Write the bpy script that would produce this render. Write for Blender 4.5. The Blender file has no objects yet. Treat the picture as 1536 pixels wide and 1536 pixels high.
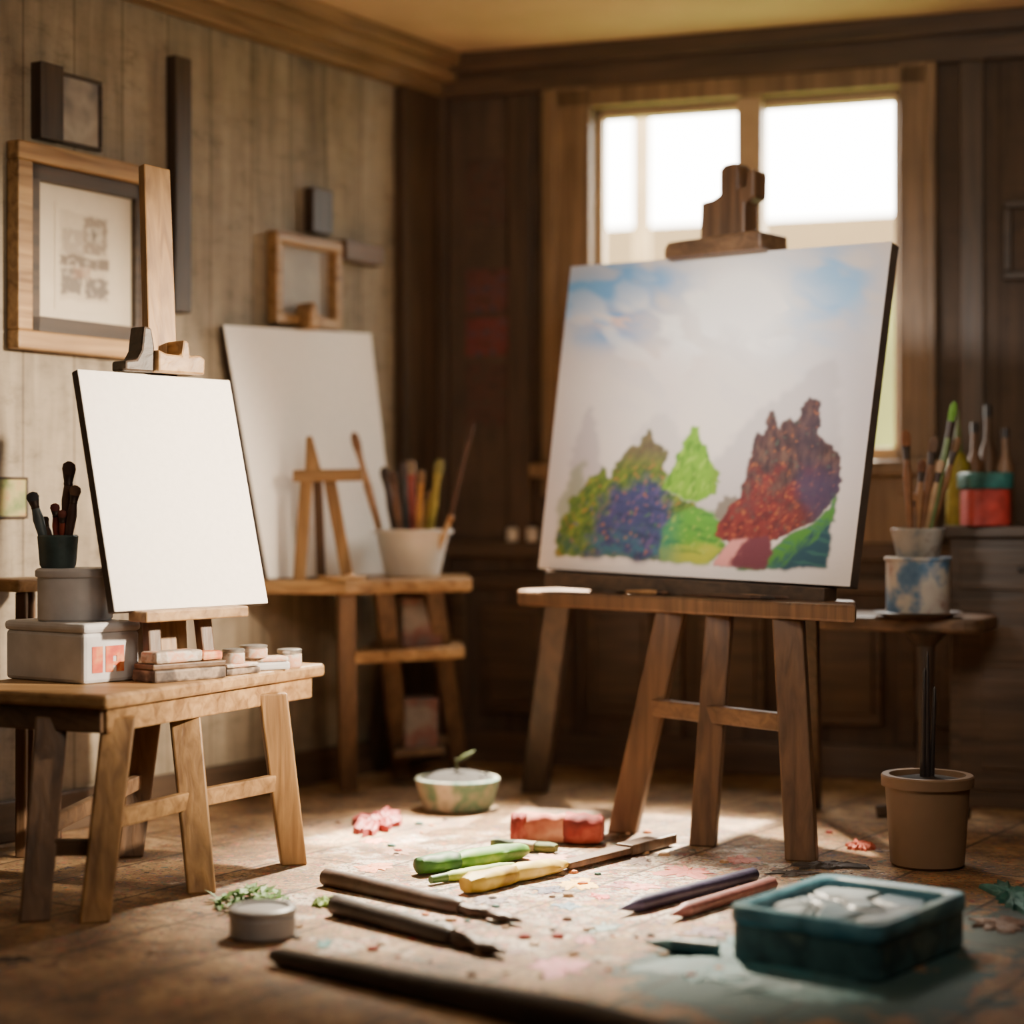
import bpy, math, random
import numpy as np
from mathutils import Vector, Matrix, noise
random.seed(7)
FP=2800.0; H=0.95
def V(*a): return Vector(a)
def P(px,py,d): return V((px-768)*d/FP, d, H-(py-768)*d/FP)
def PZ(px,py,z):
    d=(H-z)*FP/(py-768); return V((px-768)*d/FP,d,z)
def PD(px,d,z): return V((px-768)*d/FP,d,z)
def F(px,py): return PZ(px,py,0.0)
def lin(c):
    o=[]
    for v in c:
        v/=255.0
        o.append(v/12.92 if v<=0.04045 else ((v+0.055)/1.055)**2.4)
    return tuple(o)
def L4(c): return (*lin(c),1.0)
COL=bpy.context.scene.collection
# ------------------------------------------------------------ materials
def newmat(name):
    m=bpy.data.materials.new(name); m.use_nodes=True
    nt=m.node_tree; b=nt.nodes['Principled BSDF']
    return m,nt,b
def N(nt,t,**kw):
    n=nt.nodes.new(t)
    for k,v in kw.items(): setattr(n,k,v)
    return n
def ramp(nt,stops,interp='LINEAR'):
    r=N(nt,'ShaderNodeValToRGB'); cr=r.color_ramp; cr.interpolation=interp
    while len(cr.elements)<len(stops): cr.elements.new(0.5)
    for e,(p,c) in zip(cr.elements,stops): e.position=p; e.color=c if len(c)==4 else (*c,1)
    return r
def plain(name,c,rough=0.5,var=0.25,scale=14,metal=0.0,bump=0.15):
    m,nt,b=newmat(name)
    tc=N(nt,'ShaderNodeTexCoord'); n=N(nt,'ShaderNodeTexNoise'); n.inputs['Scale'].default_value=scale; n.inputs['Detail'].default_value=5
    nt.links.new(tc.outputs['Object'],n.inputs['Vector'])
    l=lin(c)
    r=ramp(nt,[(0.3,tuple(v*(1-var) for v in l)),(0.7,tuple(min(1,v*(1+var)) for v in l))])
    nt.links.new(n.outputs['Fac'],r.inputs[0]); nt.links.new(r.outputs[0],b.inputs['Base Color'])
    b.inputs['Roughness'].default_value=rough; b.inputs['Metallic'].default_value=metal
    bp=N(nt,'ShaderNodeBump'); bp.inputs['Strength'].default_value=bump; bp.inputs['Distance'].default_value=0.01
    nt.links.new(n.outputs['Fac'],bp.inputs['Height']); nt.links.new(bp.outputs[0],b.inputs['Normal'])
    return m
def wood(name,c1,c2,axis='z',rough=0.5,fine=26):
    m,nt,b=newmat(name)
    tc=N(nt,'ShaderNodeTexCoord'); mp=N(nt,'ShaderNodeMapping')
    s={'x':(1.6,fine,fine),'y':(fine,1.6,fine),'z':(fine,fine,1.6)}[axis]
    mp.inputs['Scale'].default_value=s
    n=N(nt,'ShaderNodeTexNoise'); n.inputs['Scale'].default_value=1.3; n.inputs['Detail'].default_value=7; n.inputs['Distortion'].default_value=0.6
    nt.links.new(tc.outputs['Object'],mp.inputs[0]); nt.links.new(mp.outputs[0],n.inputs['Vector'])
    r=ramp(nt,[(0.32,lin(c1)),(0.68,lin(c2))])
    nt.links.new(n.outputs['Fac'],r.inputs[0])
    n2=N(nt,'ShaderNodeTexNoise'); n2.inputs['Scale'].default_value=4
    nt.links.new(tc.outputs['Object'],n2.inputs['Vector'])
    mx=N(nt,'ShaderNodeMix',data_type='RGBA',blend_type='MULTIPLY'); mx.inputs[0].default_value=0.6
    r2=ramp(nt,[(0.35,(0.6,0.6,0.6)),(0.65,(1,1,1))]); nt.links.new(n2.outputs['Fac'],r2.inputs[0])
    nt.links.new(r.outputs[0],mx.inputs[6]); nt.links.new(r2.outputs[0],mx.inputs[7])
    nt.links.new(mx.outputs[2],b.inputs['Base Color'])
    b.inputs['Roughness'].default_value=rough
    bp=N(nt,'ShaderNodeBump'); bp.inputs['Strength'].default_value=0.25; bp.inputs['Distance'].default_value=0.01
    nt.links.new(n.outputs['Fac'],bp.inputs['Height']); nt.links.new(bp.outputs[0],b.inputs['Normal'])
    return m
def planks(name,c1,c2,width,rough=0.65,groove=0.3,stain=0.5):
    m,nt,b=newmat(name)
    tc=N(nt,'ShaderNodeTexCoord'); sx=N(nt,'ShaderNodeSeparateXYZ'); nt.links.new(tc.outputs['Object'],sx.inputs[0])
    dv=N(nt,'ShaderNodeMath',operation='DIVIDE'); dv.inputs[1].default_value=width; nt.links.new(sx.outputs[0],dv.inputs[0])
    fr=N(nt,'ShaderNodeMath',operation='FRACT'); nt.links.new(dv.outputs[0],fr.inputs[0])
    fl=N(nt,'ShaderNodeMath',operation='FLOOR'); nt.links.new(dv.outputs[0],fl.inputs[0])
    wn=N(nt,'ShaderNodeTexWhiteNoise',noise_dimensions='1D'); nt.links.new(fl.outputs[0],wn.inputs['W'])
    mp=N(nt,'ShaderNodeMapping'); mp.inputs['Scale'].default_value=(14,14,2.0); nt.links.new(tc.outputs['Object'],mp.inputs[0])
    n=N(nt,'ShaderNodeTexNoise'); n.inputs['Scale'].default_value=1.2; n.inputs['Detail'].default_value=6; n.inputs['Distortion'].default_value=0.5; n.inputs['Roughness'].default_value=0.45
    nt.links.new(mp.outputs[0],n.inputs['Vector'])
    ad=N(nt,'ShaderNodeMath',operation='MULTIPLY_ADD'); ad.inputs[1].default_value=0.22; nt.links.new(wn.outputs['Value'],ad.inputs[0]); nt.links.new(n.outputs['Fac'],ad.inputs[2])
    r=ramp(nt,[(0.35,lin(c1)),(0.85,lin(c2))]); nt.links.new(ad.outputs[0],r.inputs[0])
    mp2=N(nt,'ShaderNodeMapping'); mp2.inputs['Scale'].default_value=(5,5,10); nt.links.new(tc.outputs['Object'],mp2.inputs[0])
    n2=N(nt,'ShaderNodeTexNoise'); n2.inputs['Scale'].default_value=1.4; n2.inputs['Detail'].default_value=10; n2.inputs['Roughness'].default_value=0.75; nt.links.new(mp2.outputs[0],n2.inputs['Vector'])
    st=ramp(nt,[(0.34,(0.5,0.47,0.43)),(0.46,(0.92,0.92,0.92)),(0.62,(1.12,1.11,1.1))]); nt.links.new(n2.outputs['Fac'],st.inputs[0])
    mxs=N(nt,'ShaderNodeMix',data_type='RGBA',blend_type='MULTIPLY'); mxs.inputs[0].default_value=stain; nt.links.new(r.outputs[0],mxs.inputs[6]); nt.links.new(st.outputs[0],mxs.inputs[7])
    g=ramp(nt,[(0.0,(groove,groove*.85,groove*.7)),(0.035,(1,1,1)),(0.975,(1,1,1)),(1.0,(groove*1.3,groove*1.1,groove*.9))]); nt.links.new(fr.outputs[0],g.inputs[0])
    mx=N(nt,'ShaderNodeMix',data_type='RGBA',blend_type='MULTIPLY'); mx.inputs[0].default_value=1
    nt.links.new(mxs.outputs[2],mx.inputs[6]); nt.links.new(g.outputs[0],mx.inputs[7])
    nt.links.new(mx.outputs[2],b.inputs['Base Color']); b.inputs['Roughness'].default_value=rough
    bp=N(nt,'ShaderNodeBump'); bp.inputs['Strength'].default_value=0.4; bp.inputs['Distance'].default_value=0.015
    nt.links.new(n2.outputs['Fac'],bp.inputs['Height']); nt.links.new(bp.outputs[0],b.inputs['Normal'])
    return m
def picmat(name,cols,scale=9,rough=0.7):
    m,nt,b=newmat(name)
    tc=N(nt,'ShaderNodeTexCoord'); n=N(nt,'ShaderNodeTexNoise'); n.inputs['Scale'].default_value=scale; n.inputs['Detail'].default_value=3
    nt.links.new(tc.outputs['Object'],n.inputs['Vector'])
    k=len(cols); st=[(0.3+0.4*i/(k-1),lin(c)) for i,c in enumerate(cols)]
    r=ramp(nt,st); nt.links.new(n.outputs['Fac'],r.inputs[0]); nt.links.new(r.outputs[0],b.inputs['Base Color'])
    b.inputs['Roughness'].default_value=rough
    return m
def vcolmat(name,rough=0.65,bump=0.25,scale=70):
    m,nt,b=newmat(name); a=N(nt,'ShaderNodeVertexColor',layer_name='Col'); nt.links.new(a.outputs[0],b.inputs['Base Color']); b.inputs['Roughness'].default_value=rough
    tc=N(nt,'ShaderNodeTexCoord'); nn=N(nt,'ShaderNodeTexNoise'); nn.inputs['Scale'].default_value=scale; nt.links.new(tc.outputs['Object'],nn.inputs['Vector'])
    bp=N(nt,'ShaderNodeBump'); bp.inputs['Strength'].default_value=bump; bp.inputs['Distance'].default_value=0.01; nt.links.new(nn.outputs['Fac'],bp.inputs['Height']); nt.links.new(bp.outputs[0],b.inputs['Normal'])
    return m
def floor_mat():
    m,nt,b=newmat('floor_boards')
    tc=N(nt,'ShaderNodeTexCoord'); co=tc.outputs['Object']
    n=N(nt,'ShaderNodeTexNoise'); n.inputs['Scale'].default_value=4.5; n.inputs['Detail'].default_value=12; n.inputs['Roughness'].default_value=0.78; nt.links.new(co,n.inputs['Vector'])
    r=ramp(nt,[(0.36,lin((74,54,36))),(0.47,lin((138,106,70))),(0.56,lin((176,142,100))),(0.66,lin((212,178,132)))]); nt.links.new(n.outputs['Fac'],r.inputs[0])
    vs=N(nt,'ShaderNodeVectorMath',operation='SUBTRACT'); vs.inputs[1].default_value=(0.15,4.75,0); nt.links.new(co,vs.inputs[0])
    vl=N(nt,'ShaderNodeVectorMath',operation='LENGTH'); nt.links.new(vs.outputs[0],vl.inputs[0])
    n3=N(nt,'ShaderNodeTexNoise'); n3.inputs['Scale'].default_value=9; n3.inputs['Detail'].default_value=12; n3.inputs['Roughness'].default_value=0.78; nt.links.new(co,n3.inputs['Vector'])
    def dist_mask(center,r0,r1,hi,lo,nz_scale,t0,t1,col,op,seed=0.0):
        nonlocal last
        v2=N(nt,'ShaderNodeVectorMath',operation='SUBTRACT'); v2.inputs[1].default_value=center; nt.links.new(co,v2.inputs[0])
        l2=N(nt,'ShaderNodeVectorMath',operation='LENGTH'); nt.links.new(v2.outputs[0],l2.inputs[0])
        of=N(nt,'ShaderNodeVectorMath',operation='ADD'); of.inputs[1].default_value=(seed,seed*0.7,seed); nt.links.new(co,of.inputs[0])
        n5=N(nt,'ShaderNodeTexNoise'); n5.inputs['Scale'].default_value=nz_scale; n5.inputs['Detail'].default_value=8; n5.inputs['Roughness'].default_value=0.66; nt.links.new(of.outputs[0],n5.inputs['Vector'])
        ra=N(nt,'ShaderNodeMapRange'); ra.inputs[1].default_value=r0; ra.inputs[2].default_value=r1; ra.inputs[3].default_value=hi; ra.inputs[4].default_value=lo; nt.links.new(l2.outputs['Value'],ra.inputs[0])
        ad_=N(nt,'ShaderNodeMath',operation='ADD'); nt.links.new(ra.outputs[0],ad_.inputs[0]); nt.links.new(n5.outputs['Fac'],ad_.inputs[1])
        r5=ramp(nt,[(t0,(0,0,0)),(t1,(op,op,op))]); nt.links.new(ad_.outputs[0],r5.inputs[0])
        x=N(nt,'ShaderNodeMix',data_type='RGBA'); nt.links.new(r5.outputs[0],x.inputs[0]); nt.links.new(last,x.inputs[6]); x.inputs[7].default_value=L4(col); last=x.outputs[2]
    last=r.outputs[0]
    C=(0.15,4.75,0)
    dist_mask(C,0.3,1.4,0.08,-0.2,6,0.48,0.56,(222,208,190),0.9,0)
    dist_mask(C,0.3,2.2,0.02,-0.05,11,0.53,0.58,(116,84,58),0.75,3)
    dist_mask((0.1,4.4,0),0.2,1.2,0.03,-0.12,13,0.575,0.60,(200,136,116),0.85,6)
    dist_mask((0.25,4.9,0),0.2,1.2,0.03,-0.12,16,0.60,0.62,(156,58,54),0.85,9)
    dist_mask((0.0,4.6,0),0.2,1.2,0.03,-0.12,15,0.595,0.615,(84,112,118),0.85,12)
    dist_mask((0.1,4.7,0),0.2,1.2,0.02,-0.12,18,0.60,0.62,(220,172,84),0.85,15)
    dist_mask((0.2,4.5,0),0.2,1.8,0.02,-0.08,26,0.595,0.62,(62,48,44),0.9,18)
    dist_mask((0.3,4.5,0),0.2,1.4,0.02,-0.10,22,0.60,0.62,(120,66,86),0.85,33)
    dist_mask((0.0,4.7,0),0.2,2.0,0.02,-0.06,44,0.585,0.62,(80,56,48),0.9,21)
    pals=[[(0,(140,50,50)),(0.14,(60,50,60)),(0.28,(190,110,90)),(0.42,(70,110,104)),(0.55,(210,130,70)),(0.68,(80,80,110)),(0.8,(100,110,66)),(0.92,(60,45,35))]]
    for sc,th,seed,zr,dist,op in ((14,0.13,0.0,1.7,0.7,0.85),(34,0.16,3.1,2.1,0.8,0.9),(60,0.2,2.2,2.6,0.8,0.9)):
        ofs=N(nt,'ShaderNodeVectorMath',operation='ADD'); ofs.inputs[1].default_value=(seed,seed*1.7,0)
        nz=N(nt,'ShaderNodeTexNoise'); nz.inputs['Scale'].default_value=sc*2.5; nz.inputs['Detail'].default_value=5
        nt.links.new(co,nz.inputs['Vector'])
        ms=N(nt,'ShaderNodeVectorMath',operation='SCALE'); ms.inputs['Scale'].default_value=dist/sc; nt.links.new(nz.outputs['Color'],ms.inputs[0])
        nt.links.new(co,ofs.inputs[0])
        a2=N(nt,'ShaderNodeVectorMath',operation='ADD'); nt.links.new(ofs.outputs[0],a2.inputs[0]); nt.links.new(ms.outputs[0],a2.inputs[1])
        vo=N(nt,'ShaderNodeTexVoronoi',voronoi_dimensions='2D'); vo.inputs['Scale'].default_value=sc; nt.links.new(a2.outputs[0],vo.inputs['Vector'])
        lt=N(nt,'ShaderNodeMapRange'); lt.inputs[1].default_value=th*0.85; lt.inputs[2].default_value=th*1.1; lt.inputs[3].default_value=1; lt.inputs[4].default_value=0; nt.links.new(vo.outputs['Distance'],lt.inputs[0])
        sp=N(nt,'ShaderNodeSeparateColor'); nt.links.new(vo.outputs['Color'],sp.inputs[0])
        cr=ramp(nt,[(p,lin(c)) for p,c in pals[0]],'CONSTANT'); nt.links.new(sp.outputs[0],cr.inputs[0])
        mr2=N(nt,'ShaderNodeMapRange'); mr2.inputs[1].default_value=0.5; mr2.inputs[2].default_value=zr; mr2.inputs[3].default_value=0.95; mr2.inputs[4].default_value=0.08
        nt.links.new(vl.outputs['Value'],mr2.inputs[0])
        pr=N(nt,'ShaderNodeMath',operation='LESS_THAN'); nt.links.new(sp.outputs[1],pr.inputs[0]); nt.links.new(mr2.outputs[0],pr.inputs[1])
        m2=N(nt,'ShaderNodeMath',operation='MULTIPLY'); nt.links.new(lt.outputs[0],m2.inputs[0]); nt.links.new(pr.outputs[0],m2.inputs[1])
        m3=N(nt,'ShaderNodeMath',operation='MULTIPLY'); m3.inputs[1].default_value=op; nt.links.new(m2.outputs[0],m3.inputs[0])
        x=N(nt,'ShaderNodeMix',data_type='RGBA'); nt.links.new(m3.outputs[0],x.inputs[0]); nt.links.new(last,x.inputs[6]); nt.links.new(cr.outputs[0],x.inputs[7]); last=x.outputs[2]
    dist_mask((0.60,3.80,0),0.15,0.62,0.24,-0.2,8,0.50,0.56,(34,88,98),0.95,24)
    dist_mask((1.25,4.2,0),0.15,0.55,0.2,-0.2,12,0.52,0.58,(46,80,84),0.9,27)
    mp=N(nt,'ShaderNodeMapping'); mp.inputs['Rotation'].default_value=(0,0,math.radians(-57)); nt.links.new(co,mp.inputs[0])
    br=N(nt,'ShaderNodeTexBrick'); br.inputs['Scale'].default_value=1; br.inputs['Mortar Size'].default_value=0.006; br.inputs['Brick Width'].default_value=1.6; br.inputs['Row Height'].default_value=0.30
    br.inputs['Color1'].default_value=(1,1,1,1); br.inputs['Color2'].default_value=(0.74,0.72,0.70,1); br.inputs['Mortar'].default_value=(0.15,0.12,0.1,1)
    nt.links.new(mp.outputs[0],br.inputs['Vector'])
    x=N(nt,'ShaderNodeMix',data_type='RGBA',blend_type='MULTIPLY'); x.inputs[0].default_value=0.85; nt.links.new(last,x.inputs[6]); nt.links.new(br.outputs['Color'],x.inputs[7])
    nt.links.new(x.outputs[2],b.inputs['Base Color']); b.inputs['Roughness'].default_value=0.6
    bp=N(nt,'ShaderNodeBump'); bp.inputs['Strength'].default_value=0.9; bp.inputs['Distance'].default_value=0.02
    nt.links.new(n3.outputs['Fac'],bp.inputs['Height']); nt.links.new(bp.outputs[0],b.inputs['Normal'])
    return m
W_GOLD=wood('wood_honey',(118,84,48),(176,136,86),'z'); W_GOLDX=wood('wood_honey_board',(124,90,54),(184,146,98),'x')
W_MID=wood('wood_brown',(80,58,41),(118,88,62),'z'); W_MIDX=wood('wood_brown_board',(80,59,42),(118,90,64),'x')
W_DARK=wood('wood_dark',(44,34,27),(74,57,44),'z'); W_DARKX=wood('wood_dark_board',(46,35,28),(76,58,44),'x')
W_PANEL=wood('wood_panel',(62,47,35),(92,71,53),'x'); W_POST=wood('wood_post',(58,45,35),(86,67,52),'z')
W_TRIM=wood('wood_trim',(116,90,62),(152,122,88),'x'); W_CASE=wood('wood_casing',(108,86,62),(146,118,88),'z')
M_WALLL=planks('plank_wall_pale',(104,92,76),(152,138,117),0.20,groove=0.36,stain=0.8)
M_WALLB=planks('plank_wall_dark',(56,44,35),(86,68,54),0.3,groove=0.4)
M_CEIL=plain('ceiling_plaster',(198,168,132),0.8,0.1,3)
M_FLOOR=floor_mat()
M_CANVAS=plain('primed_canvas',(238,232,224),0.75,0.03,60,bump=0.1)
M_CEDGE=plain('canvas_edge',(70,58,50),0.8)
M_DARK=plain('dark_paint',(38,32,32),0.4); M_SOIL=plain('soil',(24,18,14),0.95,0.5,60)
M_STEEL=plain('steel',(170,168,165),0.3,0.1,20,0.8); M_TARN=plain('tarnished_metal',(62,48,42),0.5,0.3,20,0.4)
M_GREY=plain('grey_enamel',(150,150,152),0.4,0.12); M_GREYB=plain('grey_box',(184,182,184),0.55,0.15)
M_WHITEC=plain('white_ceramic',(206,202,194),0.35,0.06)
M_PAPER=plain('paper',(206,192,170),0.8,0.05)
def mc(c,r=0.5): 
    n='paint_%d_%d_%d'%c
    return bpy.data.materials.get(n) or plain(n,c,r,0.3,25,bump=0.3)
def smear(name,c1,c2,c3,scale=22,r=0.6): return picmat(name,[c1,c2,c1,c3,c1],scale,r)
# ------------------------------------------------------------ mesh helpers
def mesh_obj(name,verts,faces,mat,parent=None,bevel=0,smooth=False,origin=None,segs=2,mats=None,fm=None):
    vs=[Vector(v) for v in verts]
    if origin is None:
        n=len(vs); origin=V(sum(v.x for v in vs)/n,sum(v.y for v in vs)/n,min(v.z for v in vs))
    me=bpy.data.meshes.new(name); me.from_pydata([v-origin for v in vs],[],faces); me.update()
    import bmesh
    bm=bmesh.new(); bm.from_mesh(me); bmesh.ops.recalc_face_normals(bm,faces=bm.faces); bm.to_mesh(me); bm.free()
    o=bpy.data.objects.new(name,me); COL.objects.link(o)
    me.materials.append(mat)
    if mats:
        for x in mats: me.materials.append(x)
        for i,k in fm.items(): me.polygons[i].material_index=k
    if parent: o.parent=parent; o.location=origin-parent.location
    else: o.location=origin
    if smooth:
        for p in me.polygons: p.use_smooth=True
    if bevel:
        b=o.modifiers.new('bev','BEVEL'); b.width=bevel; b.segments=segs; b.limit_method='ANGLE'; b.angle_limit=math.radians(30)
    return o
def tag(o,label,cat,group=None):
    o['label']=label; o['category']=cat
    if group: o['group']=group
    return o
def thing(name,loc,label,cat,group=None):
    e=bpy.data.objects.new(name,None); e.empty_display_size=0.05; COL.objects.link(e); e.location=Vector(loc)
    return tag(e,label,cat,group)
def structure(o): o['kind']='structure'; return o
BF=[(0,1,2,3),(7,6,5,4),(0,4,5,1),(1,5,6,2),(2,6,7,3),(3,7,4,0)]
def prism(name,poly,z0,z1,mat,parent=None,bevel=0.004):
    n=len(poly); vs=[V(p[0],p[1],z0) for p in poly]+[V(p[0],p[1],z1) for p in poly]
    fs=[tuple(range(n))[::-1],tuple(range(n,2*n))]+[(i,(i+1)%n,n+(i+1)%n,n+i) for i in range(n)]
    return mesh_obj(name,vs,fs,mat,parent,bevel)
def xzprism(name,poly,y0,y1,loc,rz,mat,parent,bevel=0.005):
    c,s=math.cos(rz),math.sin(rz); n=len(poly); loc=Vector(loc)
    vs=[loc+V(x*c-y*s,x*s+y*c,z) for y in (y0,y1) for x,z in poly]
    fs=[tuple(range(n)),tuple(range(n,2*n))[::-1]]+[(i,n+i,n+(i+1)%n,(i+1)%n) for i in range(n)]
    return mesh_obj(name,vs,fs,mat,parent,bevel)
def beam(name,a,b,w,t,side,mat,parent=None,bevel=0.004,w2=None,t2=None):
    a=Vector(a);b=Vector(b); d=(b-a).normalized(); s=Vector(side); s=(s-d*s.dot(d)).normalized(); u=d.cross(s)
    vs=[]
    for p,ww,tt in ((a,w,t),(b,w2 or w,t2 or t)):
        for i,j in ((-1,-1),(1,-1),(1,1),(-1,1)): vs.append(p+s*(i*ww/2)+u*(j*tt/2))
    return mesh_obj(name,vs,BF,mat,parent,bevel)
def leg(name,top,foot,w,t,ang,mat,parent=None,bevel=0.005,w2=None):
    e1=V(math.cos(ang),math.sin(ang),0); e2=V(-math.sin(ang),math.cos(ang),0); vs=[]
    for p,ww in ((Vector(foot),w2 or w),(Vector(top),w)):
        for i,j in ((-1,-1),(1,-1),(1,1),(-1,1)): vs.append(p+e1*(i*ww/2)+e2*(j*t/2*(ww/w)))
    return mesh_obj(name,vs,BF,mat,parent,bevel)
def lathe(name,c,prof,mat,parent=None,segs=40,squash=1.0,bevel=0,power=2.0):
    vs=[];fs=[];n=len(prof)
    for k,(r,z) in enumerate(prof):
        for i in range(segs):
            a=2*math.pi*i/segs; ca,sa=math.cos(a),math.sin(a)
            q=(abs(ca)**power+abs(sa)**power)**(-1/power)
            vs.append(V(c[0]+r*q*ca,c[1]+r*q*sa*squash,c[2]+z))
    for k in range(n-1):
        for i in range(segs):
            j=(i+1)%segs; fs.append((k*segs+i,k*segs+j,(k+1)*segs+j,(k+1)*segs+i))
    fs.append(tuple(range(segs))[::-1]); fs.append(tuple(range((n-1)*segs,n*segs)))
    o=mesh_obj(name,vs,fs,mat,parent,bevel,True,origin=V(c[0],c[1],c[2]+min(p[1] for p in prof)))
    o.modifiers.new('es','EDGE_SPLIT').split_angle=math.radians(35)
    return o
def loft(name,a,b,secs,mat,parent=None,segs=16,crump=0.0,power=2.0):
    a=Vector(a);b=Vector(b); d=(b-a).normalized(); up=V(0,0,1)
    if abs(d.z)>0.9: up=V(0,1,0)
    if crump:
        out=[]
        for (t0,p0,q0),(t1,p1,q1) in zip(secs[:-1],secs[1:]):
            k=max(1,int((t1-t0)*14))
            for i in range(k): f=i/k; out.append((t0+(t1-t0)*f,p0+(p1-p0)*f,q0+(q1-q0)*f))
        secs=out+[secs[-1]]
    s=d.cross(up).normalized(); u=s.cross(d).normalized(); vs=[];fs=[]
    for t,r1,r2 in secs:
        c=a.lerp(b,t)
        for i in range(segs):
            an=2*math.pi*i/segs; f=1.0; ca,sa=math.cos(an),math.sin(an); q=(abs(ca)**power+abs(sa)**power)**(-1/power)
            if crump: f=1+crump*noise.noise((ca*1.7+a.x*9,sa*1.7,t*4+a.y*5))
            up_=sa*q*(f if sa>-0.3 else 1)
            vs.append(c+s*(r1*f*ca*q)+u*(r2*up_))
    n=len(secs)
    for k in range(n-1):
        for i in range(segs):
            j=(i+1)%segs; fs.append((k*segs+i,k*segs+j,(k+1)*segs+j,(k+1)*segs+i))
    fs.append(tuple(range(segs))[::-1]); fs.append(tuple(range((n-1)*segs,n*segs)))
    o=mesh_obj(name,vs,fs,mat,parent,0,True)
    o.modifiers.new('es','EDGE_SPLIT').split_angle=math.radians(50)
    return o
def boxes(name,lst,loc,rz,mat,parent=None,bevel=0.003):
    vs=[];fs=[]
    for (x0,x1,y0,y1,z0,z1) in lst:
        k=len(vs)
        vs+=[(x0,y0,z0),(x1,y0,z0),(x1,y1,z0),(x0,y1,z0),(x0,y0,z1),(x1,y0,z1),(x1,y1,z1),(x0,y1,z1)]
        fs+=[tuple(k+q for q in f) for f in ((3,2,1,0),(4,5,6,7),(0,1,5,4),(1,2,6,5),(2,3,7,6),(3,0,4,7))]
    me=bpy.data.meshes.new(name); me.from_pydata(vs,[],fs); me.update(); me.materials.append(mat)
    o=bpy.data.objects.new(name,me); COL.objects.link(o)
    o.location=Vector(loc); o.rotation_euler=(0,0,rz)
    if parent: o.parent=parent; o.location=Vector(loc)-parent.location
    if bevel:
        b=o.modifiers.new('bev','BEVEL'); b.width=bevel; b.segments=2; b.limit_method='ANGLE'
    return o
def vgrid(name,pos,col,nu,nv,org,mat,parent):
    fs=[(j*nu+i,j*nu+i+1,(j+1)*nu+i+1,(j+1)*nu+i) for j in range(nv-1) for i in range(nu-1)]
    me=bpy.data.meshes.new(name); me.from_pydata((pos-np.array(org)).tolist(),[],fs); me.update()
    at=me.color_attributes.new('Col','FLOAT_COLOR','POINT'); at.data.foreach_set('color',np.concatenate([col,np.ones((len(col),1))],1).astype(np.float32).ravel())
    me.materials.append(mat); o=bpy.data.objects.new(name,me); COL.objects.link(o); o.parent=parent; o.location=Vector(org)-parent.location
    return o
# ------------------------------------------------------------ room
CX,CY=-0.301,7.15; CEIL=2.68
uL=V(-0.547,-0.837,0); nL=V(0.837,-0.547,0); aL=math.atan2(uL.y,uL.x)
uB=V(0.951,-0.309,0); nB=V(-0.309,-0.951,0); aB=math.atan2(uB.y,uB.x)
C0=V(CX,CY,0)
def sL(px):
    k=(px-768)/FP; Y=4.977/(0.654-k); return (7.15-Y)/0.837,Y
def sB(px):
    k=(px-768)/FP; s=(7.15*k+0.301)/(0.951+0.309*k); return s,7.15-0.309*s
def zz(py,Y): return H-(py-768)*Y/FP
def LB(name,px0,px1,py0,py1,t0,t1,mat,parent=None,bevel=0.004):
    a,Ya=sL(px0);b,Yb=sL(px1); Y=(Ya+Yb)/2; s0,s1=min(a,b),max(a,b); z0,z1=zz(py1,Y),zz(py0,Y)
    sm=(s0+s1)/2; loc=C0+uL*sm+V(0,0,z0)
    return boxes(name,[(s0-sm,s1-sm,t0,t1,0,z1-z0)],loc,aL,mat,parent,bevel)
def wl(name,s0,s1,z0,z1,t0,t1,mat,bevel=0.004,parent=None):
    return boxes(name,[(0,s1-s0,t0,t1,0,z1-z0)],C0+uL*s0+V(0,0,z0),aL,mat,parent,bevel)
def wb(name,s0,s1,z0,z1,t0,t1,mat,bevel=0.004,parent=None):
    return boxes(name,[(0,s1-s0,-t1,-t0,0,z1-z0)],C0+uB*s0+V(0,0,z0),aB,mat,parent,bevel)
LL=9.2; LBk=3.6
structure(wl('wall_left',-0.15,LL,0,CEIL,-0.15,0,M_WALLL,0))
WS0,WS1,WZ0,WZ1=0.635,1.761,1.13,2.45
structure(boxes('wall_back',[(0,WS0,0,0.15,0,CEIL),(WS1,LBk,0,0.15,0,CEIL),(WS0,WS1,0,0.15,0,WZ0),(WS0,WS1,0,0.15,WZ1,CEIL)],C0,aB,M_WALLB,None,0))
cr=C0+uB*LBk; cl=C0+uL*LL
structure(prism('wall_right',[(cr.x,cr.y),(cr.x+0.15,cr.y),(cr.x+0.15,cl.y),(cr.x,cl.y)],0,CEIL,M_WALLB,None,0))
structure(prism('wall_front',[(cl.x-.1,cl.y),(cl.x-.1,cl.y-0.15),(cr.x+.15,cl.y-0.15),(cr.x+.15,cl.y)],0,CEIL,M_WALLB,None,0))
bigroom=[(CX-0.1,CY+0.2),(cr.x+0.2,cr.y+0.15),(cr.x+0.2,cl.y-0.2),(cl.x-0.2,cl.y-0.2)]
def slab(name,z0,z1,mat):
    vs=[V(p[0],p[1],z0) for p in bigroom]+[V(p[0],p[1],z1) for p in bigroom]
    fs=[(3,2,1,0),(4,5,6,7)]+[(i,(i+1)%4,4+(i+1)%4,4+i) for i in range(4)]
    return structure(mesh_obj(name,vs,fs,mat,None,0,origin=V(0,0,0)))
slab('floor',-0.1,0,M_FLOOR); slab('ceiling',CEIL,CEIL+0.1,M_CEIL)
structure(boxes('trim_1',[(0.0,LL,0,0.07,0,0.15),(0.0,LL,0,0.12,0.05,0.15),(0,LL,0,0.16,0.10,0.15)],C0+V(0,0,CEIL-0.15),aL,W_TRIM,None,0.006))
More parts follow.
